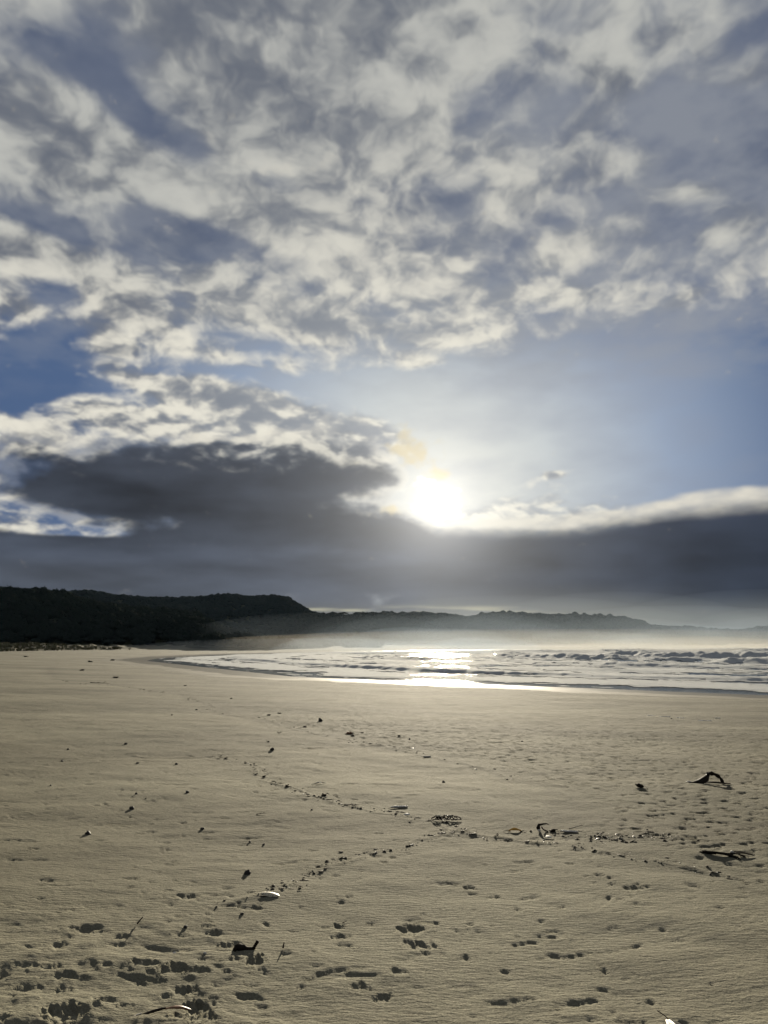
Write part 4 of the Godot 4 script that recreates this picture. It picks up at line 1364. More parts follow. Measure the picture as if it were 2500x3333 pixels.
func thing(called: String, x: float, z: float, label: String, category: String, sink := 0.0) -> Node3D:
	var t := Node3D.new()
	t.name = called
	t.position = Vector3(x, height(x, z) - sink, z)
	t.set_meta("label", label)
	t.set_meta("category", category)
	add_child(t, true)
	return t

func rng_at(x: float, z: float) -> RandomNumberGenerator:
	var r := RandomNumberGenerator.new()
	r.seed = int(absf(x) * 1370.0 + absf(z) * 7919.0) + 3
	return r

# a leathery strip along a line of points: half width, lift of its edges, thickness
func ribbon(st: SurfaceTool, pts: Array, wid: Array, cup: float, thick: float, wave := 0.0, seed_ := 1):
	var across := 5
	var n := noise(seed_, 1.0, 2)
	var top := []
	var low := []
	for k in pts.size():
		var dir: Vector3 = (pts[mini(k + 1, pts.size() - 1)] - pts[maxi(k - 1, 0)]).normalized()
		var side := dir.cross(Vector3.UP)
		side = side.normalized() if side.length() > 0.05 else Vector3(0.6, 0, 0.8)
		var up := side.cross(dir)
		var a := []
		var b := []
		for i in across:
			var u := i / (across - 1.0) * 2.0 - 1.0
			var p: Vector3 = pts[k] + side * wid[k] * u + up * (cup * wid[k] * u * u + wave * wid[k] * n.get_noise_2d(k * 0.55 + 3.0, u * 1.3))
			a.append(p + up * thick * 0.5)
			b.append(p - up * thick * 0.5)
		top.append(a)
		low.append(b)
	for k in pts.size() - 1:
		for i in across - 1:
			for v in [top[k][i], top[k][i + 1], top[k + 1][i], top[k][i + 1], top[k + 1][i + 1], top[k + 1][i]]:
				st.add_vertex(v)
			for v in [low[k][i], low[k + 1][i], low[k][i + 1], low[k][i + 1], low[k + 1][i], low[k + 1][i + 1]]:
				st.add_vertex(v)
		for e in [0, across - 1]:
			for v in [top[k][e], low[k][e], top[k + 1][e], top[k + 1][e], low[k][e], low[k + 1][e]]:
				st.add_vertex(v)

func new_st() -> SurfaceTool:
	var st := SurfaceTool.new()
	st.begin(Mesh.PRIMITIVE_TRIANGLES)
	return st

# a lump worn and pitted, wider than high
func lump_mesh(seed_: int, flat: float, edgy: float, m: Material) -> ArrayMesh:
	var st := new_st()
	var n := noise(seed_, 0.9, 3, 0.55)
	var rows := []
	for j in 9:
		var row := []
		for i in 13:
			var th := PI * j / 8.0
			var ph := TAU * (i % 12) / 12.0
			var d := Vector3(sin(th) * cos(ph), cos(th), sin(th) * sin(ph))
			var f := 1.0 + edgy * n.get_noise_3dv(d * 1.6) + 0.3 * edgy * n.get_noise_3dv(d * 4.5)
			row.append(Vector3(d.x, d.y * flat, d.z * 0.8) * 0.5 * f)
		rows.append(row)
	for j in 8:
		for i in 12:
			for v in [rows[j][i], rows[j][i + 1], rows[j + 1][i], rows[j][i + 1], rows[j + 1][i + 1], rows[j + 1][i]]:
				st.add_vertex(v)
	var mesh := outward(st)
	mesh.surface_set_material(0, m)
	return mesh

func pebble(x: float, z: float, size: float, label: String):
	var r := rng_at(x, z)
	var o := MeshInstance3D.new()
	o.name = "pebble"
	o.mesh = lump_mesh(r.randi() % 9999, r.randf_range(0.75, 1.0), 0.75, mats.stone)
	o.position = Vector3(x, height(x, z) + size * 0.1, z)
	o.rotation = Vector3(r.randf_range(-0.2, 0.2), r.randf() * TAU, r.randf_range(-0.2, 0.2))
	o.scale = Vector3.ONE * size
	o.set_meta("label", label)
	o.set_meta("category", "pebble")
	o.set_meta("group", "pebbles scattered on the sand")
	add_child(o, true)

func blade_curve(r: RandomNumberGenerator, from: Vector3, turn: float, long: float, rise: float, n := 9) -> Array:
	var pts := []
	var p := from
	var a := turn
	for k in n:
		pts.append(Vector3(p.x, maxf(0.004, from.y + rise * sin(PI * k / (n - 1.0)) * (0.6 + 0.6 * r.randf())), p.z))
		p += Vector3(cos(a), 0, sin(a)) * long / (n - 1)
		a += r.randf_range(-0.35, 0.35)
	return pts

func kelp_lump(x: float, z: float, size: float, label: String, orange := false):
	var t := thing("kelp_lump", x, z, label, "kelp")
	t.set_meta("group", "scraps of kelp on the sand")
	var r := rng_at(x, z)
	var m: Material = mats.rust if orange else mats.kelp
	var core := MeshInstance3D.new()
	core.name = "clump"
	core.mesh = lump_mesh(r.randi() % 9999, 0.42, 1.15, m)
	core.scale = Vector3(size * 0.62, size * 0.5, size * 0.45)
	core.position = Vector3(0, size * 0.06, 0)
	core.rotation.y = r.randf_range(-0.4, 0.4)
	t.add_child(core, true)
	for k in 3:
		var st := new_st()
		var a := r.randf_range(-0.5, 0.5) + (PI if k == 1 else 0.0)
		var pts := blade_curve(r, Vector3(r.randf_range(-0.2, 0.2) * size, 0.01, r.randf_range(-0.12, 0.12) * size), a, size * r.randf_range(0.32, 0.55), size * r.randf_range(0.05, 0.2))
		var w := []
		for q in 9:
			w.append(size * 0.055 * sin(PI * (0.12 + 0.8 * q / 8.0)) * r.randf_range(0.6, 1.2))
		ribbon(st, pts, w, 0.4, 0.003, 0.6, r.randi() % 999)
		part(t, "blade", st, mats.kelp_dark if orange and k == 0 else m)

func twig(x: float, z: float, long: float, label: String, tilt := 0.0):
	var t := thing("twig", x, z, label, "twig")
	var r := rng_at(x, z)
	var st := new_st()
	var up := sin(deg_to_rad(tilt))
	var co := cos(deg_to_rad(tilt))
	var pts := []
	var rad_ := []
	var yaw := r.randf_range(-0.25, 0.25)
	var thick := clampf(long * 0.035, 0.003, 0.02) * (1.9 if tilt > 40.0 else 1.0)
	for k in 7:
		var u := k / 6.0 - 0.5
		pts.append(Vector3(u * long * co, thick + (u + 0.5 if tilt > 0.0 else 0.5 - u) * long * absf(up) + r.randf_range(-0.012, 0.012) * long, u * long * yaw + r.randf_range(-0.02, 0.02) * long))
		rad_.append(thick * (1.0 - 0.6 * k / 6.0))
	tube(st, pts, rad_, 7)
	part(t, "stem", st, mats.bark_dark)
	for k in 2:
		var sb := new_st()
		var p: Vector3 = pts[2 + 2 * k]
		tube(sb, [p, p + Vector3(0.1, r.randf_range(0.02, 0.09), r.randf_range(-0.06, 0.06)) * long, p + Vector3(0.17, r.randf_range(0.02, 0.14), r.randf_range(-0.1, 0.1)) * long], [thick * 0.55, thick * 0.4, thick * 0.2], 5)
		part(t, "branch", sb, mats.bark_dark)

func white_stick(x: float, z: float, long: float, label: String, turn := 0.0):
	var t := thing("driftwood", x, z, label, "driftwood")
	t.rotation.y = deg_to_rad(turn)
	var r := rng_at(x, z)
	var st := new_st()
	var pts := []
	var rr := []
	for k in 7:
		pts.append(Vector3((k / 6.0 - 0.5) * long, long * 0.06 + r.randf_range(-0.01, 0.01) * long, r.randf_range(-0.02, 0.02) * long))
		rr.append(long * (0.062 if k > 0 and k < 6 else 0.045) * r.randf_range(0.85, 1.1))
	tube(st, pts, rr, 9)
	part(t, "stick", st, mats.bleached)
	var s2 := new_st()
	tube(s2, [Vector3(-0.45, 0.05, 0.02) * long, Vector3(-0.56, 0.02, 0.05) * long, Vector3(-0.66, 0.01, 0.07) * long], [long * 0.02, long * 0.014, long * 0.006], 6)
	part(t, "twig", s2, mats.bark_dark)
	var s3 := new_st()
	ribbon(s3, [Vector3(-0.3, 0.012, 0.07) * long, Vector3(0.0, 0.01, 0.085) * long, Vector3(0.3, 0.012, 0.075) * long, Vector3(0.56, 0.01, 0.07) * long], [long * 0.02, long * 0.035, long * 0.03, long * 0.008], 0.3, 0.003)
	part(t, "bark", s3, mats.bark_dark)

func leaf_shape(st: SurfaceTool, long: float, wide: float, turn: float, rise: float, cup: float, at := Vector3.ZERO, seed_ := 1):
	var pts := []
	var w := []
	for k in 11:
		var u := k / 10.0
		pts.append(at + Vector3(cos(turn) * (u - 0.5) * long, 0.004 + rise * sin(PI * u), sin(turn) * (u - 0.5) * long + 0.06 * long * sin(u * 4.0)))
		w.append(maxf(0.001, wide * pow(sin(PI * clampf(u * 0.97 + 0.015, 0.0, 1.0)), 0.8)))
	ribbon(st, pts, w, cup, 0.0025, 0.15, seed_)

func leaf(x: float, z: float, long: float, label: String):
	var t := thing("leaf", x, z, label, "leaf")
	var st := new_st()
	leaf_shape(st, long, long * 0.2, 0.1, long * 0.09, 0.5, Vector3.ZERO, 3)
	part(t, "blade", st, mats.yellow)
	for k in 2:
		var s2 := new_st()
		leaf_shape(s2, long * 0.6, long * 0.08, 0.5 - k * 0.9, long * 0.05, 0.3, Vector3((k * 2 - 1) * long * 0.55, 0.0, 0.02), 5 + k)
		part(t, "shred", s2, mats.kelp_dark)

func feather(x: float, z: float, long: float, label: String):
	var t := thing("feather", x, z, label, "feather")
	var st := new_st()
	leaf_shape(st, long, long * 0.09, -0.45, long * 0.06, 0.5, Vector3.ZERO, 11)
	part(t, "vane", st, mats.grey)
	var s2 := new_st()
	tube(s2, [Vector3(-0.62, 0.012, 0.25) * long, Vector3(-0.2, 0.05, 0.1) * long, Vector3(0.3, 0.06, -0.13) * long], [long * 0.016, long * 0.012, long * 0.004], 6)
	part(t, "quill", s2, mats.bleached)

func shell(x: float, z: float, size: float, label: String, tilt := 0.3):
	var t := thing("shell", x, z, label, "shell", size * 0.02)
	var r := rng_at(x, z)
	t.rotation.y = r.randf_range(-0.5, 0.3)
	t.rotation.x = minf(tilt, 1.2)
	var st := new_st()
	# a shallow ribbed half bowl, longer than wide
	var lenient := 0.2 if size > 0.1 else 0.32
	var rings := []
	for j in 6:
		var row := []
		for i in 25:
			var a := TAU * i / 24.0
			var q := j / 5.0
			var rib := 1.0 + 0.05 * cos(a * 9.0) * q
			row.append(Vector3(cos(a) * q * 0.5 * rib, 0.075 * (1.0 - q * q) + 0.012, sin(a) * q * lenient * rib) * size)
		rings.append(row)
	for j in 5:
		for i in 24:
			for v in [rings[j][i], rings[j][i + 1], rings[j + 1][i], rings[j][i + 1], rings[j + 1][i + 1], rings[j + 1][i]]:
				st.add_vertex(v)
			var dn := Vector3(0, -0.012, 0) * size
			for v in [rings[j][i] + dn, rings[j + 1][i] + dn, rings[j][i + 1] + dn, rings[j][i + 1] + dn, rings[j + 1][i] + dn, rings[j + 1][i + 1] + dn]:
				st.add_vertex(v)
	part(t, "valve", st, mats.speckled if size > 0.1 else mats.bleached)
	var s2 := new_st()
	tube(s2, [Vector3(-0.56, 0.01, 0.02) * size, Vector3(-0.3, 0.02, 0.16) * size, Vector3(0.1, 0.015, 0.25) * size, Vector3(0.5, 0.01, 0.1) * size], [size * 0.012, size * 0.03, size * 0.035, size * 0.01], 6)
	part(t, "broken_rim", s2, mats.kelp_dark)

func kelp_mat(x: float, z: float, long: float, label: String):
	var t := thing("wrack_mat", x, z, label, "kelp")
	var r := rng_at(x, z)
	for k in 14:
		var st := new_st()
		var u := (k / 13.0 - 0.5)
		var p := Vector3(u * long * 0.8, 0.012, r.randf_range(-0.07, 0.07) * long)
		if k % 2:
			tube(st, [p, p + Vector3(0.1, 0.02, r.randf_range(-0.02, 0.02)) * long, p + Vector3(0.22, 0.005, r.randf_range(-0.04, 0.04)) * long], [0.006, 0.005, 0.003], 6)
			part(t, "twig", st, mats.bark_dark)
		else:
			var pts := blade_curve(r, p, r.randf_range(-0.3, 0.3), long * 0.3, 0.03, 7)
			ribbon(st, pts, [0.004, 0.010, 0.014, 0.013, 0.012, 0.008, 0.003], 0.3, 0.004, 0.6, k + 2)
			part(t, "blade", st, mats.kelp)
	for k in 4:
		var st := new_st()
		leaf_shape(st, long * 0.11, long * 0.018, r.randf_range(-0.3, 0.3), 0.012, 0.3, Vector3([-0.2, -0.12, 0.16, 0.24][k] * long, 0.04, 0.01), k)
		part(t, "pale_flake", st, mats.bleached)
	var tail := new_st()
	tube(tail, [Vector3(0.1, 0.01, 0.05) * long, Vector3(0.14, 0.01, 0.4) * long, Vector3(0.22, 0.01, 0.62) * long, Vector3(0.36, 0.01, 0.68) * long], [0.006, 0.005, 0.005, 0.003], 5)
	part(t, "root_thread", tail, mats.bark_dark)

func kelp_bird(x: float, z: float, long: float, label: String):
	var t := thing("kelp_scrap", x, z, label, "kelp")
	var core := MeshInstance3D.new()
	core.name = "clump"
	core.mesh = lump_mesh(77, 0.5, 0.5, mats.kelp)
	core.scale = Vector3(long * 0.62, long * 0.6, long * 0.34)
	core.position = Vector3(-long * 0.08, long * 0.14, 0)
	core.rotation.z = -0.25
	t.add_child(core, true)
	var st := new_st()
	ribbon(st, [Vector3(0.16, 0.12, 0) * long, Vector3(0.3, 0.12, 0.01) * long, Vector3(0.36, 0.07, 0.03) * long, Vector3(0.46, 0.01, 0.06) * long], [long * 0.05, long * 0.05, long * 0.045, long * 0.03], 0.2, 0.004)
	part(t, "white_tip", st, mats.bleached)
	var s2 := new_st()
	tube(s2, [Vector3(-0.3, 0.2, 0) * long, Vector3(-0.42, 0.27, 0) * long, Vector3(-0.48, 0.26, 0) * long], [long * 0.05, long * 0.04, long * 0.02], 7)
	part(t, "stub", s2, mats.kelp)

func kelp_arch(x: float, z: float, long: float, label: String):
	var t := thing("arched_kelp", x, z, label, "kelp")
	var st := new_st()
	# the flat blade on the left, tented up to where the stalk springs
	ribbon(st, [Vector3(-0.46, 0.02, 0.03) * long, Vector3(-0.34, 0.03, 0.02) * long, Vector3(-0.2, 0.085, 0.02) * long, Vector3(-0.06, 0.15, 0.0) * long, Vector3(0.04, 0.2, -0.02) * long], [long * 0.02, long * 0.07, long * 0.14, long * 0.13, long * 0.04], -0.5, 0.008, 0.12, 4)
	part(t, "blade", st, mats.kelp)
	var s0 := new_st()
	ribbon(s0, [Vector3(-0.1, 0.03, 0.1) * long, Vector3(0.1, 0.03, 0.12) * long, Vector3(0.3, 0.02, 0.12) * long, Vector3(0.5, 0.01, 0.13) * long], [long * 0.05, long * 0.07, long * 0.06, long * 0.02], 0.2, 0.008, 0.3, 6)
	part(t, "blade", s0, mats.kelp)
	var s1 := new_st()
	var pts := []
	var rr := []
	for k in 13:
		var a := PI * k / 12.0
		pts.append(Vector3(0.04 + 0.15 * (1.0 - cos(a)), 0.2 + 0.05 * sin(a) - 0.19 * pow(k / 12.0, 2.2), -0.02 + 0.1 * k / 12.0) * long)
		rr.append(long * (0.046 + 0.014 * sin(k * 1.9)) * (1.0 - 0.3 * k / 12.0))
	tube(s1, pts, rr, 9)
	part(t, "stalk", s1, mats.kelp)
	var s2 := new_st()
	ribbon(s2, [Vector3(0.0, 0.2, -0.01) * long, Vector3(0.03, 0.232, -0.01) * long, Vector3(0.07, 0.25, 0.0) * long], [long * 0.022, long * 0.026, long * 0.02], 0.0, 0.006)
	part(t, "white_scar", s2, mats.bleached)
	var s3 := new_st()
	tube(s3, [Vector3(-0.52, 0.03, 0.02) * long, Vector3(-0.45, 0.045, 0.02) * long, Vector3(-0.38, 0.04, 0.03) * long], [long * 0.006, long * 0.016, long * 0.01], 7)
	part(t, "bladder", s3, mats.bleached)

func kelp_branching(x: float, z: float, long: float, label: String):
	var t := thing("branching_kelp", x, z, label, "kelp", 0.006)
	for d in [[Vector3(-0.42, 0.05, -0.08), Vector3(-0.2, 0.05, 0.0), Vector3(0.02, 0.03, 0.1), Vector3(0.1, 0.01, 0.22), 0.055], [Vector3(0.0, 0.02, 0.08), Vector3(0.16, 0.06, 0.02), Vector3(0.3, 0.05, 0.0), Vector3(0.5, 0.02, 0.0), 0.05], [Vector3(-0.2, 0.04, 0.02), Vector3(-0.34, 0.03, -0.06), Vector3(-0.42, 0.03, -0.14), Vector3(-0.52, 0.01, -0.18), 0.03], [Vector3(0.0, 0.03, 0.08), Vector3(0.07, 0.02, 0.14), Vector3(0.12, 0.02, 0.18), Vector3(0.15, 0.0, 0.3), 0.03], [Vector3(0.22, 0.03, 0.02), Vector3(0.26, 0.02, 0.07), Vector3(0.29, 0.01, 0.1), Vector3(0.3, 0.0, 0.14), 0.025]]:
		var st := new_st()
		ribbon(st, [d[0] * long, d[1] * long, d[2] * long, d[3] * long], [long * d[4] * 0.6, long * d[4], long * d[4] * 0.9, long * 0.006], 0.5, 0.006, 0.5, int(d[4] * 999))
		part(t, "blade", st, mats.kelp)
	var s2 := new_st()
	tube(s2, [Vector3(0.07, 0.07, 0.02) * long, Vector3(0.1, 0.085, 0.02) * long, Vector3(0.13, 0.07, 0.03) * long], [long * 0.016, long * 0.024, long * 0.014], 7)
	part(t, "pale_knob", s2, mats.bleached)

func kelp_upright(x: float, z: float, long: float, label: String):
	var t := thing("upright_kelp", x, z, label, "kelp")
	var st := new_st()
	ribbon(st, [Vector3(-0.22, 0.02, 0.04) * long, Vector3(-0.26, 0.22, 0.02) * long, Vector3(-0.18, 0.42, 0.0) * long, Vector3(0.08, 0.46, -0.02) * long, Vector3(0.3, 0.5, -0.04) * long, Vector3(0.5, 0.47, -0.05) * long], [long * 0.13, long * 0.16, long * 0.17, long * 0.12, long * 0.08, long * 0.01], 0.3, 0.007, 0.2, 8)
	part(t, "blade", st, mats.kelp)
	var s1 := new_st()
	ribbon(s1, [Vector3(-0.05, 0.3, 0.02) * long, Vector3(0.05, 0.16, 0.03) * long, Vector3(0.18, 0.06, 0.04) * long, Vector3(0.4, 0.02, 0.08) * long], [long * 0.12, long * 0.11, long * 0.1, long * 0.03], 0.2, 0.007, 0.3, 9)
	part(t, "blade", s1, mats.kelp)
	var s2 := MeshInstance3D.new()
	s2.name = "white_patch"
	s2.mesh = lump_mesh(31, 0.8, 0.4, mats.bleached)
	s2.scale = Vector3(0.22, 0.22, 0.16) * long
	s2.position = Vector3(-0.22, 0.08, 0.1) * long
	t.add_child(s2, true)

func holdfast(x: float, z: float, long: float, label: String):
	var t := thing("kelp_root", x, z, label, "kelp", 0.01)
	var core := MeshInstance3D.new()
	core.name = "root_mass"
	core.mesh = lump_mesh(41, 0.6, 0.6, mats.kelp)
	core.scale = Vector3(0.5, 0.44, 0.42) * long
	core.position = Vector3(-0.24, 0.14, 0) * long
	t.add_child(core, true)
	var st := new_st()
	tube(st, [Vector3(-0.2, 0.12, 0) * long, Vector3(0.1, 0.09, 0.0) * long, Vector3(0.3, 0.1, 0.0) * long], [0.09 * long, 0.075 * long, 0.07 * long], 9)
	part(t, "stalk", st, mats.kelp)
	var s1 := new_st()
	tube(s1, [Vector3(0.3, 0.08, 0.0) * long, Vector3(0.37, 0.2, -0.01) * long, Vector3(0.47, 0.36, -0.02) * long, Vector3(0.49, 0.39, -0.02) * long], [0.075 * long, 0.062 * long, 0.07 * long, 0.04 * long], 9)
	part(t, "stub", s1, mats.kelp)
	for k in 5:
		var s2 := new_st()
		var a := 2.2 + k * 0.45
		tube(s2, [Vector3(-0.24, 0.2, 0.05) * long, Vector3(-0.24 + 0.2 * cos(a), 0.16, 0.2 * sin(a)) * long, Vector3(-0.24 + 0.3 * cos(a), 0.0, 0.28 * sin(a)) * long], [0.045 * long, 0.04 * long, 0.02 * long], 6)
		part(t, "root", s2, mats.kelp)

func kelp_strap(x: float, z: float, long: float, label: String):
	var t := thing("kelp_strap", x, z, label, "kelp")
	var st := new_st()
	leaf_shape(st, long * 0.5, long * 0.055, 0.1, long * 0.07, -0.3, Vector3(0.23, 0.03, -0.05) * long, 12)
	part(t, "brown_blade", st, mats.rust)
	var s1 := new_st()
	ribbon(s1, [Vector3(-0.48, 0.02, 0.14) * long, Vector3(-0.36, 0.035, 0.1) * long, Vector3(-0.2, 0.07, 0.04) * long, Vector3(-0.06, 0.09, 0.0) * long, Vector3(0.02, 0.09, -0.02) * long], [long * 0.018, long * 0.03, long * 0.036, long * 0.034, long * 0.01], -0.4, 0.004, 0.2, 13)
	part(t, "dark_blade", s1, mats.kelp)
	var s2 := new_st()
	tube(s2, [Vector3(-0.47, 0.03, 0.13) * long, Vector3(-0.56, 0.01, 0.26) * long, Vector3(-0.6, 0.006, 0.42) * long], [0.003, 0.0025, 0.002], 5)
	part(t, "stem", s2, mats.bark_dark)
	var s3 := new_st()
	ribbon(s3, [Vector3(-0.47, 0.035, 0.135) * long, Vector3(-0.43, 0.045, 0.12) * long, Vector3(-0.38, 0.05, 0.1) * long], [long * 0.008, long * 0.012, long * 0.006], 0.0, 0.003)
	part(t, "pale_end", s3, mats.bleached)

func bottom_leaf(x: float, z: float, wide: float, label: String):
	var t := thing("leaf", x, z, label, "leaf")
	var st := new_st()
	ribbon(st, [Vector3(0, 0.07, -0.45) * wide, Vector3(-0.1, 0.14, -0.2) * wide, Vector3(-0.12, 0.17, 0.2) * wide, Vector3(-0.1, 0.12, 0.7) * wide, Vector3(-0.05, 0.05, 1.2) * wide], [0.02 * wide, 0.1 * wide, 0.19 * wide, 0.16 * wide, 0.02 * wide], 0.15, 0.002, 0.1, 21)
	part(t, "pale_half", st, mats.bleached)
	var s1 := new_st()
	ribbon(s1, [Vector3(0.06, 0.05, -0.5) * wide, Vector3(0.22, 0.1, -0.25) * wide, Vector3(0.3, 0.1, 0.15) * wide, Vector3(0.28, 0.07, 0.65) * wide, Vector3(0.06, 0.04, 1.2) * wide], [0.03 * wide, 0.18 * wide, 0.24 * wide, 0.2 * wide, 0.02 * wide], -0.35, 0.002, 0.2, 22)
	part(t, "dark_half", s1, mats.kelp)
	var s2 := new_st()
	tube(s2, [Vector3(0.02, 0.06, -0.42) * wide, Vector3(-0.1, 0.16, -0.62) * wide, Vector3(-0.28, 0.24, -0.78) * wide, Vector3(-0.34, 0.26, -0.84) * wide], [0.024 * wide, 0.022 * wide, 0.024 * wide, 0.03 * wide], 7)
	part(t, "stalk", s2, mats.bark_dark)

func foam_patch(x: float, z: float, wide: float, label: String):
	var t := thing("foam_patch", x, z, label, "foam")
	t.set_meta("group", "flecks of foam left on the sand")
	var r := rng_at(x, z)
	for k in 7:
		var o := MeshInstance3D.new()
		o.name = "fleck"
		o.mesh = lump_mesh(500 + k, 0.5, 1.2, mats.froth)
		var u := r.randf_range(-0.5, 0.5)
		var lx := u * wide
		var lz := r.randf_range(-0.6, 0.6) * wide * (1.0 if wide > 0.5 else 0.4)
		o.position = Vector3(lx, height(x + lx, z + lz) - t.position.y + 0.008, lz)
		o.scale = Vector3(wide * r.randf_range(0.15, 0.45), 0.03, wide * r.randf_range(0.1, 0.2))
		t.add_child(o, true)

# crumbs of weed, twig and shell too many to count, along the lines where the waves turned back
func crumbs(lines: Array, count: int):
	var r := RandomNumberGenerator.new()
	r.seed = 404
	var holder := Node3D.new()
	holder.name = "wrack_crumbs"
	holder.set_meta("label", "dark and pale crumbs of weed and shell strung along the wave lines")
	holder.set_meta("category", "wrack")
	holder.set_meta("kind", "stuff")
	add_child(holder, true)
	for v in 3:
		var mm := MultiMesh.new()
		mm.transform_format = MultiMesh.TRANSFORM_3D
		mm.mesh = lump_mesh(600 + v, [0.5, 0.35, 0.5][v], 1.2, [mats.kelp_dark, mats.bark_dark, mats.bleached][v])
		var n: int = [count * 55 / 100, count * 37 / 100, count * 8 / 100][v]
		mm.instance_count = n
		for k in n:
			var ln: Array = lines[r.randi() % lines.size()]
			var f: float = r.randf() * (ln[0].size() - 1.001)
			var i := int(f)
			var p: Vector2 = ln[0][i].lerp(ln[0][i + 1], f - i)
			var clump: float = g2.get_noise_2d(p.x * 2.3, p.y * 2.3)
			if clump < -0.05 and r.randf() < 0.75:
				f = 0.0 if i == 0 else f
				p = p.lerp(ln[0][i], 0.5)
			p += Vector2(r.randfn(), r.randfn()) * ln[1] * (1.0 + 1.2 * r.randf())
			p.x += 0.12 * g2.get_noise_2d(p.x * 1.5, p.y * 1.5)
			var s: float = (0.005 + 0.02 * pow(r.randf(), 4.0)) * (0.75 + p.length() * 0.045)
			var long: float = r.randf_range(1.2, 3.2) if v == 1 else r.randf_range(0.9, 1.8)
			mm.set_instance_transform(k, Transform3D(Basis(Vector3.UP, r.randf_range(-0.7, 0.7)) * Basis.from_scale(Vector3(s * long, s * 0.8, s)), Vector3(p.x, height(p.x, p.y) + s * 0.12, p.y)))
		var mi := MultiMeshInstance3D.new()
		mi.name = "crumb"
		mi.multimesh = mm
		holder.add_child(mi, true)

# marram grass on the dunes at the back of the beach
func dune_grass():
	var r := RandomNumberGenerator.new()
	r.seed = 818
	var st := new_st()
	for k in 26:
		var a := r.randf() * TAU
		var b := Vector3(cos(a), 0, sin(a))
		var side := b.cross(Vector3.UP) * 0.025
		var p := b * r.randf() * 0.18
		var mid := p + b * 0.16 + Vector3(0, r.randf_range(0.4, 0.6), 0)
		var tip := mid + b * r.randf_range(0.2, 0.4) + Vector3(0, r.randf_range(-0.05, 0.25), 0)
		for v in [p - side, mid - side * 0.7, p + side, p + side, mid - side * 0.7, mid + side * 0.7, mid - side * 0.7, tip, mid + side * 0.7]:
			st.add_vertex(v)
	st.generate_normals()
	var mesh := st.commit()
	mesh.surface_set_material(0, plain(0.09, 0.09, 0.05, 0.8, 0.2))
	var spots := []
	while spots.size() < 2600:
		var az := r.randf_range(-38.0, -12.0) / DEG
		var d := r.randf_range(165.0, 262.0)
		var p := Vector2(d * sin(az), -d * cos(az))
		var s := shore(p.x, p.y)
		if s > 43.0 and s < 100.0 and g1.get_noise_2d(p.x * 0.11 + 7.0, p.y * 0.11) + g2.get_noise_2d(p.x * 0.5, p.y * 0.5) * 0.5 > -0.12:
			spots.append(p)
	var mm := MultiMesh.new()
	mm.transform_format = MultiMesh.TRANSFORM_3D
	mm.mesh = mesh
	mm.instance_count = spots.size()
	for k in spots.size():
		var s := r.randf_range(0.6, 1.3)
		mm.set_instance_transform(k, Transform3D(Basis(Vector3.UP, r.randf() * TAU).scaled(Vector3(s * 1.5, s, s * 1.5)), Vector3(spots[k].x, height(spots[k].x, spots[k].y) - 0.03, spots[k].y)))
	var mi := MultiMeshInstance3D.new()
	mi.name = "dune_grass"
	mi.multimesh = mm
	mi.set_meta("label", "dull green grass tufts on the low dunes at the far left")
	mi.set_meta("category", "grass")
	mi.set_meta("kind", "stuff")
	add_child(mi, true)

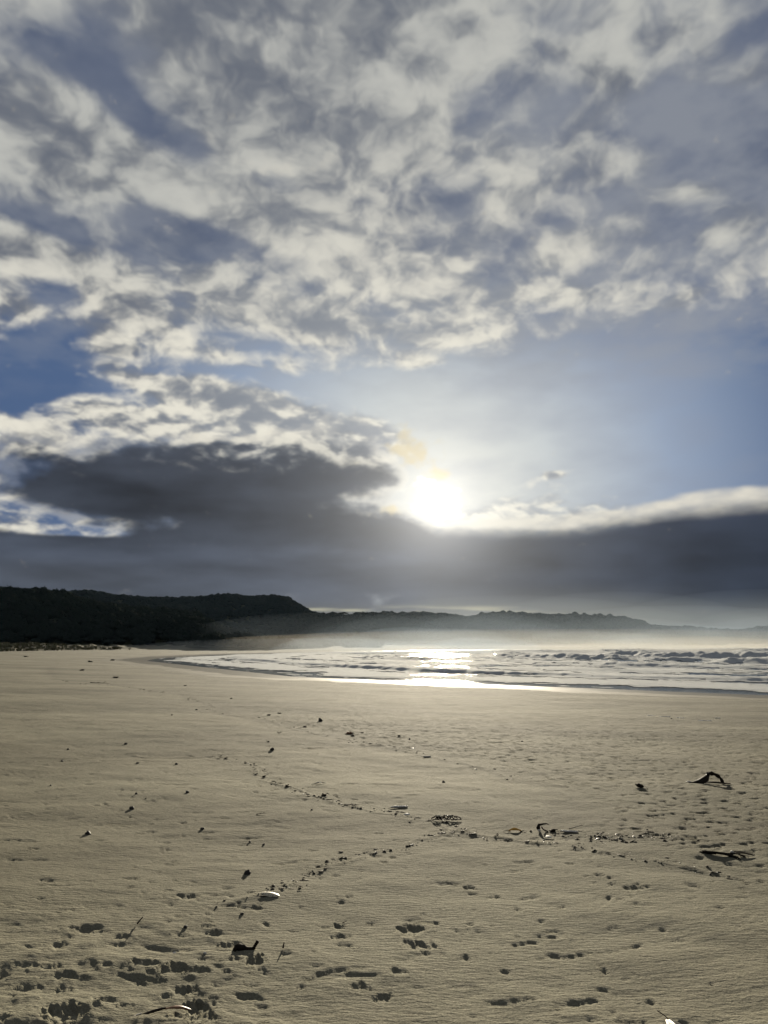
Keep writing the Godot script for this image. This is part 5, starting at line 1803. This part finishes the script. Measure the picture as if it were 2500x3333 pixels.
func make_materials():
	mats.kelp = plain(0.02, 0.017, 0.013, 0.75, 0.1)
	mats.kelp_dark = plain(0.02, 0.017, 0.012, 0.65, 0.3)
	mats.rust = plain(0.13, 0.055, 0.02, 0.45, 0.4)
	mats.stone = plain(0.03, 0.028, 0.025, 0.7, 0.3)
	mats.bark_dark = plain(0.04, 0.03, 0.02, 0.75, 0.3)
	mats.bleached = plain(0.62, 0.58, 0.5, 0.5, 0.4)
	mats.grey = plain(0.3, 0.29, 0.27, 0.6, 0.3)
	mats.yellow = plain(0.42, 0.29, 0.07, 0.45, 0.4)
	mats.yellow.backlight_enabled = true
	mats.yellow.backlight = Color(0.6, 0.5, 0.25)
	mats.froth = plain(0.72, 0.72, 0.7, 0.5, 0.5)
	var nt := NoiseTexture2D.new()
	nt.width = 256
	nt.height = 256
	nt.seamless = true
	nt.noise = noise(303, 0.06, 3)
	var ramp := Gradient.new()
	ramp.set_color(0, Color(0.12, 0.1, 0.08))
	ramp.set_color(1, Color(0.9, 0.86, 0.76))
	ramp.set_offset(0, 0.38)
	ramp.set_offset(1, 0.52)
	nt.color_ramp = ramp
	mats.speckled = plain(0.8, 0.78, 0.74, 0.5, 0.4)
	mats.speckled.albedo_texture = nt
	mats.speckled.uv1_triplanar = true
	mats.speckled.uv1_scale = Vector3(9, 9, 9)

# a bank of spray standing over the breakers
func mist():
	var holder := Node3D.new()
	holder.name = "sea_mist"
	holder.set_meta("label", "warm bank of spray drifting over the breakers before the hills")
	holder.set_meta("category", "mist")
	holder.set_meta("kind", "stuff")
	add_child(holder, true)
	var r := RandomNumberGenerator.new()
	r.seed = 919
	for k in 46:
		var low := k < 14
		var high: float = r.randf_range(7.0, 18.0) if low else r.randf_range(16.0, 46.0)
		var p := Vector3(r.randf_range(-50.0, 340.0), 0.0, r.randf_range(-600.0, -300.0))
		p.x += (-330.0 - p.z) * 0.25
		if k % 3 == 0 and not low:
			p.x = r.randf_range(20.0, 190.0)
			high = r.randf_range(34.0, 62.0)
		if k % 7 == 0:
			p = Vector3(r.randf_range(-40.0, 40.0), 0.0, r.randf_range(-300.0, -270.0))
			high = r.randf_range(8.0, 22.0)
		var wide: float = r.randf_range(150.0, 380.0) if low else high * r.randf_range(2.0, 4.5)
		var f := FogVolume.new()
		f.name = "spray_bank"
		f.shape = RenderingServer.FOG_VOLUME_SHAPE_ELLIPSOID
		f.size = Vector3(wide, high, r.randf_range(80.0, 160.0))
		f.position = p
		var m := FogMaterial.new()
		m.albedo = Color(0.96, 0.92, 0.84) if low and p.x > 30.0 else Color(0.84, 0.91, 0.98)
		m.density = 0.0014 if low else 0.021 / high * (0.75 if p.x < 0.0 else 1.1)
		f.material = m
		holder.add_child(f, true)
